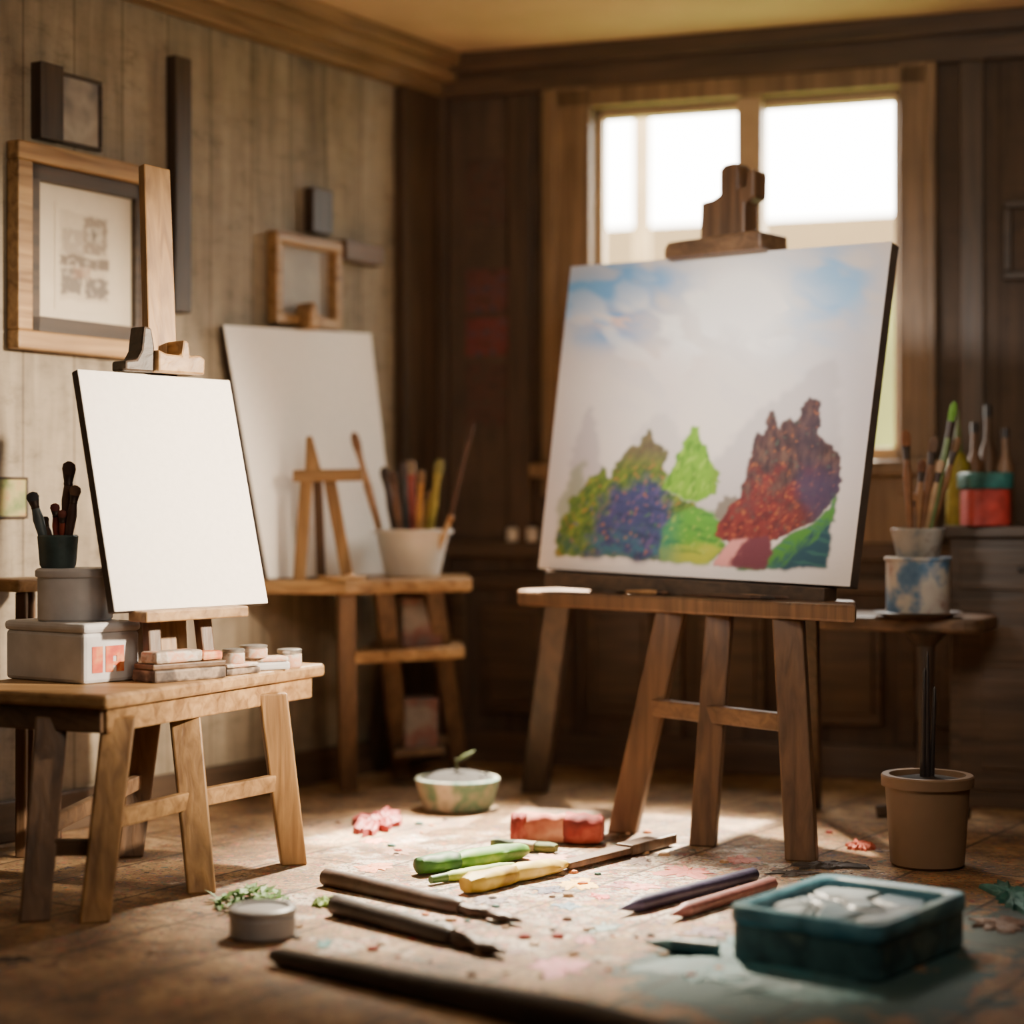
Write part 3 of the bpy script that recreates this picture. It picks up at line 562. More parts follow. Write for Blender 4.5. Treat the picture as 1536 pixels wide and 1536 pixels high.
for x,d,hh_,c_ in ((1462,6.17,0.34,(104,72,50)),(1482,6.2,0.40,(90,66,48)),(1508,6.15,0.32,(110,80,56))):
    p=PD(x,d,0.905); e=thing('bottle',p,'slim dark brown bottle standing behind red jar','bottle','bottles on the cabinet')
    lathe('bottle_body',p,[(0.026,0),(0.028,0.005),(0.028,hh_*0.6),(0.012,hh_*0.72),(0.011,hh_*0.9),(0.002,hh_*0.9)],mc(c_),e,24); lathe('cap',p+V(0,0,hh_*0.9),[(0.013,0),(0.013,hh_*0.1),(0.002,hh_*0.1)],M_DARK,e,16)
for px in (772,802):
    s_,Y=sB(px); p=C0+uB*s_+nB*0.028+V(0,0,0.84); e=thing('jar',p,'small pale jar on narrow panelling ledge','jar','jars on the ledge')
    lathe('jar_body',p,[(0.02,0),(0.022,0.003),(0.022,0.045),(0.016,0.052),(0.002,0.052)],M_WHITEC,e,20); lathe('lid',p+V(0,0,0.052),[(0.018,0),(0.018,0.012),(0.002,0.013)],M_DARK,e,16)
# ------------------------------------------------------------ FRONT TABLE
Nn,Rr=V(-0.952,4.38,0),V(-0.53,5.30,0); ed=(Rr-Nn).normalized(); en=V(-ed.y,ed.x,0)
Lc=Nn+en*0.5; Bc=Rr+en*0.5
T1=thing('table',(Nn+Bc)/2,'rustic honey-wood stool table with splayed legs and stretchers','table')
prism('tabletop',[Nn,Rr,Bc,Lc],0.485,0.52,W_GOLDX,T1,0.009)
i0,i1,i2,i3=Nn+ed*0.03+en*0.03,Rr-ed*0.04+en*0.03,Bc-ed*0.04-en*0.03,Lc+ed*0.03-en*0.03
for a,b in ((i0,i1),(i1,i2),(i2,i3),(i3,i0)): beam('apron',a+V(0,0,0.455),b+V(0,0,0.455),0.058,0.022,(0,0,1),W_GOLDX if a is i0 else W_MIDX,T1)
lt=[(PD(178,4.47,0.46),F(142,1382)),(PD(408,5.06,0.46),F(440,1296)),(PD(275,4.80,0.46),F(302,1338)),(PD(78,4.50,0.46),F(52,1380)),(V(-1.02,5.28,0.46),F(195,1284))]
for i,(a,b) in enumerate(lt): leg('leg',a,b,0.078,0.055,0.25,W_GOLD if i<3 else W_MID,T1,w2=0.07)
h_=0.22
def ps(i,z): a,b=lt[i]; return a.lerp(b,(0.46-z)/0.46)
beam('stretcher',ps(0,h_)+V(0,0.02,0),ps(2,h_)+V(0,0.02,0),0.045,0.025,(0,0,1),W_GOLDX,T1)
beam('stretcher',ps(2,h_)+V(0,0.02,0),ps(1,h_)+V(0,0.02,0),0.045,0.025,(0,0,1),W_GOLDX,T1)
beam('stretcher',ps(3,0.2)+V(0,0.02,0),ps(4,0.2),0.04,0.025,(0,0,1),W_MIDX,T1)
beam('stretcher',ps(3,0.16),ps(0,0.16)+V(0,0.02,0),0.04,0.025,(0,0,1),W_MIDX,T1)
bl,br,tl,tr=P(172,918,4.65),P(403,905,5.0),P(116,553,4.75),P(345,570,5.1)
cv=thing('blank_canvas',bl.lerp(br,0.5),'blank white stretched canvas standing on small easel on table','canvas')
canvas_prism('stretched_canvas',(bl,br,tr,tl),0.03,cv,M_CEDGE,M_CANVAS)
e1=thing('tabletop_easel',V(-0.87,4.89,0.52),'honey-wood tabletop easel with tall mast and clamp','easel')
d1=(br-bl).normalized(); b1=V(-d1.y,d1.x,0).normalized(); 
beam('ledge',bl.lerp(br,0.12)-b1*0.012-V(0,0,0.014),bl.lerp(br,0.78)-b1*0.012-V(0,0,0.014),0.028,0.08,(0,0,1),W_GOLDX,e1)
mid=bl.lerp(br,0.45); 
beam('mast',mid+b1*0.075+V(0,0,-0.17),V(-0.972,5.07,1.885),0.10,0.03,d1,W_GOLD,e1,w2=0.085)
leg('leg',mid+b1*0.03-d1*0.09+V(0,0,-0.02),V(mid.x,mid.y,0.52)-d1*0.10,0.04,0.03,0.8,W_MID,e1)
leg('leg',mid+b1*0.03+d1*0.07+V(0,0,-0.02),V(mid.x,mid.y,0.52)+d1*0.07,0.04,0.03,0.8,W_MID,e1)
leg('leg',mid+b1*0.12+V(0,0,0.25),V(mid.x,mid.y,0.52)+b1*0.24,0.035,0.03,0.8,W_MID,e1)
tm1=tl.lerp(tr,0.5); a1=math.atan2(d1.y,d1.x)
xzprism('clamp_block',[(-0.018,0.004),(0.132,0.004),(0.134,0.046),(0.118,0.056),(0.085,0.052),(0.08,0.09),(0.062,0.094),(0.055,0.052),(0.01,0.054),(-0.018,0.064)],-0.035,0.06,tm1,a1,W_GOLDX,e1,0.006)
xzprism('clamp_bracket',[(-0.11,0.003),(-0.02,0.003),(-0.018,0.07),(-0.028,0.12),(-0.052,0.124),(-0.06,0.06),(-0.075,0.035),(-0.11,0.03)],-0.02,0.045,tm1,a1,W_DARKX,e1,0.006)
Cb=V(-1.064,4.64,0); ax=V(-0.244,0.18,0); bx=V(0.109,0.148,0)
e=thing('storage_box',Cb+(ax+bx)/2+V(0,0,0.52),'light grey box with orange-red lettering on table','box')
prism('box_body',[Cb,Cb+bx,Cb+bx+ax,Cb+ax],0.52,0.648,M_GREYB,e,0.010)
cen=Cb+(ax+bx)/2; prism('lid',[cen+(pp-cen)*1.03 for pp in (Cb,Cb+bx,Cb+bx+ax,Cb+ax)],0.646,0.672,M_GREYB,e,0.010)
xb=bx.normalized(); nb=V(xb.y,-xb.x,0); pos=Cb+bx*0.14+nb*0.0005+V(0,0,0.547)
boxes('lettering',[(0,0.034,-0.0015,0,0,0.066),(0.044,0.068,-0.0015,0,0,0.066),(0.080,0.104,-0.0015,0,0,0.066),(0.068,0.080,-0.0015,0,0.040,0.066),(0.068,0.080,-0.0015,0,0.016,0.026)],pos,math.atan2(xb.y,xb.x),smear('worn_lettering',(196,84,48),(176,60,40),(206,130,80),20),e,0)
g0=V(-1.125,4.81,0.672); e=thing('tin',g0,'round-cornered grey tin with flat lid on grey box','tin')
lathe('can',g0,[(0.088,0),(0.092,0.005),(0.092,0.112),(0.002,0.112)],M_GREYB,e,48,power=2.6); lathe('lid',g0+V(0,0,0.112),[(0.096,0),(0.098,0.003),(0.098,0.016),(0.092,0.022),(0.002,0.022)],M_GREYB,e,48,power=2.6)
g1=g0+V(-0.045,0.0,0.134); pot('brush_cup',g1,0.046,0.052,0.085,mc((52,66,66)),'dark teal cup holding brushes on grey tin','cup',0.004)
for (bx_,by_,r,hc,bc) in ((47,738,0.013,(70,80,84),(50,50,54)),(66,775,0.009,(90,70,60),(60,45,40)),(82,755,0.010,(140,60,50),(90,40,36)),(93,765,0.009,(150,70,54),(100,50,44)),(104,692,0.014,(80,56,44),(66,46,38)),(114,728,0.012,(70,48,42),(110,80,60))):
    brush(g1+V((bx_-78)*0.0006,random.uniform(-.018,.018),0.018),P(bx_,by_,4.81+random.uniform(-.04,.04)),r,hc,bc,'used paintbrush standing in dark teal cup','brushes in the teal cup')
pa_,pb_=V(-0.945,4.72,0),V(-0.79,4.885,0); pn=V(-(pb_-pa_).normalized().y,(pb_-pa_).normalized().x,0)*-0.07
sm_w=smear('smeared_white',(196,188,178),(150,130,112),(206,150,120),24); sm_d=smear('smeared_dark',(96,80,68),(60,48,42),(150,130,110),18)
e=thing('wooden_box',pa_+V(0,0,0.52),'dark weathered flat wooden paint box on table','box')
prism('base',[pa_-pn*0.4,pb_-pn*0.4,pb_+pn,pa_+pn],0.52,0.552,sm_d,e,0.006); prism('lid',[pa_-pn*0.3,pb_+(pa_-pb_)*0.08,pb_+pn,pa_+pn*0.9],0.552,0.567,W_MIDX,e,0.004)
e=thing('pastel_block',pa_+V(0,0,0.568),'white block with orange end resting on paint box','pastel block')
prism('body',[pa_+V(.005,-.006,0),pa_.lerp(pb_,0.66),pa_.lerp(pb_,0.69)+pn*0.9,pa_+pn*1.0+V(.005,0,0)],0.568,0.598,sm_w,e,0.007)
prism('orange_end',[pa_.lerp(pb_,0.662),pb_+V(.004,-.01,0),pb_+pn*0.8,pa_.lerp(pb_,0.692)+pn*0.9],0.568,0.591,smear('smeared_orange',(206,116,70),(170,80,50),(214,160,120),20),e,0.007)
for px,d,w_,h_j,dz,a_,m_ in ((352,4.96,0.13,0.030,0,0.95,sm_d),(398,5.10,0.12,0.036,0,0.5,M_GREYB)):
    c=PD(px,d,0); q=[c+V(math.cos(a_)*i*w_/2-math.sin(a_)*j*0.035,math.sin(a_)*i*w_/2+math.cos(a_)*j*0.035,0) for i,j in ((-1,-1),(1,-1),(1,1),(-1,1))]
    e=thing('paint_set',V(c.x,c.y,0.52),'flat paint-stained paint box lying on table','paint box','flat paint boxes on the front table')
    prism('base',q,0.52,0.52+h_j*0.6,m_,e,0.006); prism('lid',[c+(x_-c)*0.94 for x_ in q],0.521+h_j*0.6,0.52+h_j,sm_w,e,0.006)
for px,d,z0,r,h_j in ((350,4.95,0.55,0.030,0.038),(380,5.06,0.556,0.038,0.034),(434,5.19,0.52,0.034,0.05)):
    p=PD(px,d,z0); e=thing('jar',p,'small low pale paint tub with lid','jar','tubs on the front table')
    lathe('jar_body',p,[(r*0.93,0),(r,0.004),(r,h_j*0.7),(r*0.85,h_j*0.75),(0.002,h_j*0.75)],sm_w,e,32); lathe('lid',p+V(0,0,h_j*0.75),[(r*0.95,0),(r,0.003),(r,h_j*0.22),(r*0.9,h_j*0.25),(0.002,h_j*0.25)],M_STEEL,e,32)
sc=V(-1.37,5.22,0); T2=thing('stool',sc,'small honey-wood stool beside plank wall','stool')
prism('seat',[sc+V(-.13,-.02,0),sc+V(0.02,-.12,0),sc+V(.13,.03,0),sc+V(0.0,.14,0)],0.73,0.765,W_GOLDX,T2,0.006)
for dx,dy in ((-.08,-.02),(.02,-.08),(.08,.02),(0,.08)): leg('leg',sc+V(dx,dy,0.73),sc+V(dx*1.1,dy*1.1,0),0.03,0.03,0,W_MID,T2)
# ------------------------------------------------------------ CORNER SHELF TABLE
ZT=0.725
P1,P2,P3,P4,P5=V(-0.54,6.10,0),V(-0.136,6.35,0),V(-0.16,6.78,0),V(-0.47,6.78,0),V(-0.83,6.16,0)
T3=thing('side_table',V(-0.45,6.45,0),'light-wood corner side table with splayed legs and lower shelf','table')
prism('tabletop',[P1,P2,P3,P4,P5],ZT-0.045,ZT,W_GOLDX,T3,0.008)
Q=[(V(-0.548,6.17,ZT-.045),F(522,1186)),(V(-0.43,6.25,ZT-.045),F(603,1166)),(V(-0.27,6.40,ZT-.045),PD(690,6.78,0)),(V(-0.42,6.68,ZT-.045),PD(560,6.82,0))]
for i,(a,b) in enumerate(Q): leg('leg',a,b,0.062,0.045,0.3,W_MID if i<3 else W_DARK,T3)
prism('lower_shelf',[PD(532,6.2,0),PD(697,6.45,0),PD(692,6.75,0),PD(560,6.7,0)],0.445,0.485,W_GOLDX,T3,0.006)
beam('rung',Q[1][0].lerp(Q[1][1],0.8),Q[2][0].lerp(Q[2][1],0.8),0.03,0.025,(0,0,1),W_MIDX,T3)
prism('bottom_shelf',[PD(592,6.45,0),PD(668,6.55,0),PD(660,6.75,0),PD(590,6.7,0)],0.10,0.125,W_MIDX,T3,0.004)
bm_=picmat('printed_carton',[(110,100,94),(130,120,112),(120,76,68),(100,94,90)],8)
def rot(c,w,d,a): 
    u=V(math.cos(a),math.sin(a),0)*w/2; v=V(-math.sin(a),math.cos(a),0)*d/2; return [c-u-v,c+u-v,c+u+v,c-u+v]
for (px,d,z0,hh_,w) in ((626,6.5,0.485,0.17,0.14),(625,6.6,0.125,0.17,0.12)):
    c=PD(px,d,0); e=thing('carton',V(c.x,c.y,z0),'small pale carton with faded red print on shelf','box','cartons on the side table shelves')
    prism('box_body',rot(c,w,0.12,0.35),z0,z0+hh_*0.85,bm_,e,0.004); prism('lid',rot(c,w+.008,0.128,0.35),z0+hh_*0.85,z0+hh_,bm_,e,0.004)
bk_=V(-0.345,6.46,ZT); pot('bucket',bk_,0.095,0.128,0.165,M_WHITEC,'white enamel bucket full of brushes on side table','bucket',0.006,rim=0.014)
for (bx_,by_,r,hc,bc,k_) in ((530,648,0.013,(150,112,76),(120,84,56),0),(575,700,0.013,(70,54,46),(60,50,46),1),(588,706,0.012,(100,70,50),(80,60,50),2),(604,694,0.011,(50,50,52),(70,60,60),3),(616,690,0.015,(150,64,50),(130,110,90),4),(632,705,0.011,(170,120,60),(120,90,60),5),(660,688,0.014,(150,136,60),(120,116,66),6),(645,735,0.011,(180,150,90),(140,110,80),7),(678,772,0.011,(180,150,110),(150,110,70),8),(710,632,0.008,(80,52,38),(66,44,34),9)):
    b=bk_+V((bx_-615)*0.0009,0.03*math.sin(k_*2.1),0.02); brush(b,P(bx_,by_,6.41+0.06*math.sin(k_*2.1)),r,hc,bc,'long-handled paintbrush standing in white bucket','brushes in the white bucket',fer=mc(hc))
me0=PD(487,6.2,ZT); e=thing('mini_easel',me0,'miniature honey-wood A-frame easel on side table','easel')
beam('leg',P(461,705,6.2),PD(449,6.2,ZT),0.04,0.03,(1,0,0),W_GOLD,e); 
beam('leg',P(492,705,6.22),PD(522,6.2,ZT),0.04,0.03,(1,0,0),W_GOLD,e)
beam('leg',P(476,705,6.24),PD(482,6.28,ZT),0.03,0.03,(1,0,0),W_MID,e)
beam('crossbar',P(440,714,6.2),P(545,712,6.2),0.04,0.04,(0,0,1),W_GOLDX,e)
beam('peak',P(470,708,6.2),P(464,655,6.22),0.055,0.03,(1,0,0),W_GOLD,e,w2=0.02)
p=PD(512,6.16,ZT); e=thing('palette',p,'small round tan wooden palette on side table','palette'); lathe('board',p,[(0.08,0),(0.085,0.005),(0.083,0.014),(0.002,0.014)],W_GOLDX,e,32,squash=0.6)
lathe('paint_dab',p+V(0.03,0,0.014),[(0.02,0),(0.015,0.006),(0.002,0.008)],mc((190,150,110)),e,14)
bl2,br2,tl2,tr2=PD(402,6.20,0.728),PD(598,6.66,0.728),P(335,487,6.10),P(557,500,6.66)
cv=thing('blank_canvas',bl2.lerp(br2,0.5),'large blank cream canvas standing on side table beside plank wall','canvas')
canvas_prism('stretched_canvas',(bl2,br2,tr2,tl2),0.02,cv,M_CEDGE,M_CANVAS)
d2=(br2-bl2).normalized(); b2=V(-d2.y,d2.x,0).normalized(); 
mm_=bl2.lerp(br2,0.55); foot=V(mm_.x,mm_.y,ZT)+b2*0.035
e=thing('canvas_stand',foot,'slim wooden stand clamped behind large blank canvas','easel')
beam('mast',foot,tl2.lerp(tr2,0.55)+b2*0.038+V(0,0,0.04),0.03,0.018,d2,W_MID,e)
xzprism('clamp_knob',[(-0.035,0.002),(0.032,0.002),(0.034,0.045),(0.005,0.055),(-0.002,0.09),(-0.028,0.092),(-0.035,0.05)],-0.035,0.05,tl2.lerp(tr2,0.57),math.atan2(d2.y,d2.x),W_GOLDX,e,0.007)
# ------------------------------------------------------------ FLOOR THINGS
pc=V(PD(1391,5.02,0).x,5.02,0)
e=pot('plant_pot',pc,0.098,0.112,0.245,plain('clay_tan',(116,92,70),0.6,0.12,6),'tan clay plant pot with bare dark twigs on floor','plant pot',0.01,rim=0.03,contents=M_SOIL,cz=0.96)
for k,(dx,dy,tx,ty,z) in enumerate(((0,0,0.0,0,0.575),(0.012,0.01,0.022,0.01,0.48),(-0.012,0.0,-0.008,0.0,0.53))):
    loft('twig',pc+V(dx,dy,0.215),pc+V(tx,ty,z),[(0,0.009,0.009),(0.5,0.007,0.007),(0.97,0.005,0.005),(1,0.002,0.002)],M_DARK,e,10)
bc=V(PD(686,5.98,0).x,5.98,0)
e=pot('bowl',bc,0.112,0.135,0.1,picmat('mottled_glaze',[(110,122,102),(176,172,156),(80,124,106),(160,152,136)],8),'pale green glazed bowl of soil with tiny sprout on floor','bowl',0.014,contents=M_SOIL,cz=1.0,mound=0.03)
for k in range(16):
    a=k*2.4; r_=0.03+0.07*((k*0.37)%1); lathe('soil_crumb',bc+V(r_*math.cos(a),r_*math.sin(a),0.098),[(0.007,0),(0.011,0.006),(0.002,0.015)],M_SOIL if k%3 else mc((60,66,40)),e,8)
loft('sprout',bc+V(0,0,0.10),bc+V(-0.005,0,0.16),[(0,0.006,0.006),(1,0.003,0.003)],mc((70,70,36)),e,8)
loft('leaf',bc+V(-0.005,0,0.15),bc+V(0.055,0,0.185),[(0,0.003,0.002),(0.5,0.018,0.008),(1,0.002,0.002)],mc((70,80,44)),e,10)
ra,rb_=F(768,1262),F(905,1266)
e=thing('paint_tube',ra,'thick blocky red paint tube with pink label band on floor','paint tube','paint tubes on the floor')
def rl(name,t0,t1,secs,m): 
    A=ra.lerp(rb_,t0)+V(0,0,0.042); B=ra.lerp(rb_,t1)+V(0,0,0.042); loft(name,A,B,secs,m,e,24,crump=0.16,power=3.5)
rl('tube_end',0.0,0.18,[(0,0.038,0.036),(0.12,0.043,0.040),(1,0.043,0.041)],smear('smeared_red',(150,50,42),(120,34,32),(176,90,76),9,0.8))
rl('label_band',0.16,0.60,[(0,0.042,0.041),(1,0.040,0.040)],smear('smeared_pink',(186,112,90),(160,76,62),(204,146,120),8,0.8))
rl('tube_body',0.58,1.0,[(0,0.042,0.041),(0.5,0.046,0.042),(0.9,0.044,0.038),(1,0.036,0.030)],smear('smeared_red2',(140,44,40),(104,30,32),(170,80,66),9,0.8))
G='paint tubes on the floor'
def P3t(a,r): a=Vector(a); a.z=r; return a
e=thing('pastel_stick',F(740,1276),'dark green pastel stick lying beside red tube','pastel stick')
loft('body',P3t(F(738,1272),0.014),P3t(F(835,1280),0.014),[(0,0.012,0.010),(0.1,0.020,0.014),(0.85,0.022,0.014),(1,0.014,0.010)],smear('smeared_darkgreen',(50,70,36),(34,50,30),(90,100,50),10,0.8),e,14,crump=0.2,power=3)
loft('paper_wrap',P3t(F(775,1275),0.0145),P3t(F(805,1278),0.0145),[(0,0.0225,0.0145),(1,0.0235,0.0145)],mc((120,112,84)),e,14,power=3)
gm=smear('smeared_green',(84,140,44),(60,112,40),(130,164,60),8)
e=thing('paint_tube',F(625,1312),'bright green rounded paint tube with darker neck on floor','paint tube',G)
loft('tube_body',P3t(F(788,1288),0.024),P3t(F(684,1306),0.026),[(0,0.018,0.014),(0.1,0.026,0.022),(0.4,0.032,0.024),(0.85,0.030,0.025),(1,0.02,0.018)],gm,e,18,crump=0.15)
loft('cap',P3t(F(690,1304),0.026),P3t(F(625,1314),0.026),[(0,0.018,0.018),(0.15,0.034,0.025),(0.6,0.040,0.025),(0.95,0.026,0.022),(1,0.01,0.01)],smear('smeared_green2',(40,96,36),(26,70,30),(70,120,46),8),e,18,crump=0.15)
e=thing('paint_tube',F(645,1330),'slender light green paint tube overlapping the bright green one','paint tube',G)
loft('tube_body',P3t(F(770,1306),0.014),P3t(F(668,1324),0.014),[(0,0.012,0.008),(0.2,0.018,0.013),(0.9,0.017,0.014),(1,0.010,0.010)],smear('smeared_lime',(136,160,56),(96,130,44),(180,190,90),8),e,14,crump=0.15)
loft('cap',P3t(F(669,1324),0.014),P3t(F(646,1328),0.014),[(0,0.012,0.012),(1,0.010,0.010)],mc((60,100,44)),e,12)
ym=smear('smeared_yellow',(206,184,80),(176,146,52),(220,204,130),8)
e=thing('paint_tube',F(700,1338),'chunky yellow paint tube with paint-caked end on floor','paint tube',G)
loft('tube_body',P3t(F(845,1308),0.022),P3t(F(765,1325),0.024),[(0,0.020,0.010),(0.2,0.034,0.018),(0.7,0.034,0.024),(1,0.024,0.022)],ym,e,18,crump=0.2)
loft('cap',P3t(F(768,1325),0.024),P3t(F(698,1342),0.024),[(0,0.024,0.022),(0.2,0.032,0.024),(0.8,0.032,0.024),(1,0.022,0.018)],smear('smeared_yellow2',(184,158,42),(140,112,36),(204,186,90),8),e,18,crump=0.2,power=3)
sa,sb=F(846,1308),F(1004,1268)
e=thing('palette_knife',sa,'flat tan wooden palette stick lying on floor','palette stick')
beam('blade',P3t(sa,0.018),P3t(sa.lerp(sb,0.55),0.02),0.045,0.018,(1,-1,0),W_MID,e,w2=0.055); beam('handle',P3t(sa.lerp(sb,0.551),0.02),P3t(sb,0.022),0.055,0.03,(1,-1,0),W_MID,e)
def rawstick(a,b,r0,r1,rt,c,label):
    a=Vector(a);b=Vector(b); e=thing('paintbrush',a,label,'paintbrush','brushes on the floor'); m_=a.lerp(b,0.72)
    loft('handle',a,m_,[(0,r0*0.8,r0*0.8),(0.015,r0,r0),(0.5,(r0+r1)/2,(r0+r1)/2),(0.96,r1,r1),(1,r1*0.8,r1*0.8)],mc(c),e,14,crump=0.12)
    loft('bristles',m_,b,[(0,r1*0.6,r1*0.6),(0.2,rt*1.4,rt),(0.45,rt*0.8,rt*.8),(0.7,rt*1.5,rt*0.9),(1,rt*0.4,rt*0.3)],M_TARN,e,10,crump=0.5)
rawstick(P3t(F(487,1328),0.022),P3t(F(782,1390),0.013),0.023,0.022,0.013,(70,52,44),'dark brown round-handled paintbrush lying on floor')
rawstick(P3t(F(501,1372),0.024),P3t(F(756,1438),0.016),0.025,0.024,0.018,(44,37,37),'black thick-handled paintbrush lying on floor')
stick('pencil',P3t(F(1133,1322),0.019),P3t(F(928,1376),0.019),0.019,(46,42,68),'dark navy crayon lying on paint-spattered floor','crayon','crayons on the floor')
stick('pencil',P3t(F(1160,1335),0.018),P3t(F(1005,1384),0.018),0.018,(110,68,66),'dusty pink crayon lying on paint-spattered floor','crayon','crayons on the floor')
brush(P3t(F(408,1447),0.02),P3t(F(1240,1640),0.034),0.034,(40,30,24),(34,26,22),'long dark wooden paintbrush handle lying on bare floor','brushes on the floor')
stick('pencil',P3t(F(1078,1436),0.016),P3t(F(966,1424),0.016),0.017,(44,76,82),'dark teal crayon lying beside teal paint','crayon','crayons on the floor')
lc=F(394,1404); e=thing('paint_jar',lc,'small round pale grey paint pot with recessed lid on floor','paint pot')
lathe('jar_body',lc,[(0.068,0),(0.074,0.006),(0.074,0.045),(0.07,0.05),(0.002,0.05)],M_GREY,e,40); lathe('lid',lc+V(0,0,0.05),[(0.072,0),(0.074,0.003),(0.074,0.014),(0.068,0.018),(0.06,0.018),(0.058,0.012),(0.002,0.012)],M_GREY,e,40)
# teal box
Fc,Rc=V(0.735,3.74,0),V(1.005,4.094,0); Lq=Fc+ (V(-(Rc-Fc).y,(Rc-Fc).x,0).normalized()*0.355); Bq=Rc+Lq-Fc
e=thing('paint_box',(Fc+Bq)/2,'chunky blue-teal paint box with raised rim and grey-blue compartments','box')
cen=(Fc+Bq)/2
def rrect(s,rc=0.035,n=5):
    out=[]; cs=[Fc,Rc,Bq,Lq]
    for i in range(4):
        p=cs[i]; a=(cs[i-1]-p).normalized(); b=(cs[(i+1)%4]-p).normalized()
        for k in range(n+1):
            t=k/n*math.pi/2; q=p+a*rc*(1-math.sin(t))+b*rc*(1-math.cos(t)); out.append(q)
    return [cen+(q-cen)*s for q in out]
def stack(name,lv,mat,close=True):
    vs=[];fs=[]; n=None
    for s_,z in lv:
        r_=rrect(s_); n=len(r_); vs+=[V(q.x,q.y,z) for q in r_]
    for k in range(len(lv)-1): fs+=[(k*n+i,k*n+(i+1)%n,(k+1)*n+(i+1)%n,(k+1)*n+i) for i in range(n)]
    fs.append(tuple(range(n))[::-1]); fs.append(tuple(range((len(lv)-1)*n,len(lv)*n)))
    o=mesh_obj(name,vs,fs,mat,e,0,True); o.modifiers.new('es','EDGE_SPLIT').split_angle=math.radians(40)
stack('box_body',[(0.955,0),(0.985,0.006),(0.985,0.080)],picmat('teal_worn',[(46,78,84),(60,96,102),(38,64,70),(84,104,100)],10,0.5))
stack('lid_rim',[(0.99,0.0805),(1.005,0.085),(1.01,0.106),(0.99,0.117),(0.87,0.117),(0.84,0.112),(0.83,0.088)],picmat('blue_teal_worn',[(62,116,138),(84,136,154),(50,96,112),(110,146,150)],9,0.35))
nu=80; u_=(Rc-Fc); v_=(Lq-Fc); vs=[];cl_=[]
for j in range(nu):
    for i in range(nu):
        a=0.09+0.82*i/(nu-1); b_=0.09+0.82*j/(nu-1); q=Fc+u_*a+v_*b_
        nn=noise.noise((a*3.6,b_*3.6,3.3)); n2_=noise.noise((a*9,b_*9,9)); n3_=noise.noise((a*3,b_*3,13))
        ridge=max(0,1-abs(nn+0.05)*8); ridge=max(ridge,max(0,1-abs(n3_)*10)*0.8)
        z=0.099+0.004*nn-0.007*ridge; vs.append((q.x,q.y,z)); t=min(1,max(0,0.4+nn*1.6+n2_*0.5))
        c1=np.array(lin((74,100,116))); c2=np.array(lin((150,164,172))); c3=np.array(lin((26,32,36)))
        c_=c1*(1-t)+c2*t; k_=0.95*min(1,ridge*1.5); c_=c_*(1-k_)+c3*k_; cl_.append(c_)
vgrid('paint_bed',np.array(vs),np.array(cl_),nu,nu,e.location,vcolmat('dried_paint',0.4,0.1,40),e)
def splat(px,py,rx,ry,col,h=0.007,word=''):
    c=F(px,py); k=c.y/FP; R=rx*k; RY=ry*k*c.y/H; n=40; sd=random.uniform(0,50)
    vs=[];fs=[]
    for ring_,(rr,z) in enumerate(((1.0,0.0008),(0.95,h*0.6),(0.7,h),(0.3,h*0.9))):
        for i in range(n):
            a=2*math.pi*i/n; q=1+0.75*noise.noise((math.cos(a)*1.8+sd,math.sin(a)*1.8,0))+0.5*noise.noise((math.cos(a)*5+sd,math.sin(a)*5,2))+0.25*noise.noise((math.cos(a)*11+sd,math.sin(a)*11,2))
            zz_=z*(1+0.8*noise.noise((math.cos(a)*4+sd,math.sin(a)*4,ring_*2))) if ring_ else z
            vs.append(V(c.x+R*q*rr*math.cos(a),c.y+RY*q*rr*math.sin(a),zz_))
    for r in range(3): fs+=[(r*n+i,r*n+(i+1)%n,(r+1)*n+(i+1)%n,(r+1)*n+i) for i in range(n)]
    fs.append(tuple(range(n))[::-1]); fs.append(tuple(range(3*n,4*n)))
    o=mesh_obj('paint_splat',vs,fs,mc(col,0.65),None,0,False)
    return tag(o,word+' paint splat dried on the studio floor','paint splat','paint splats on the floor')
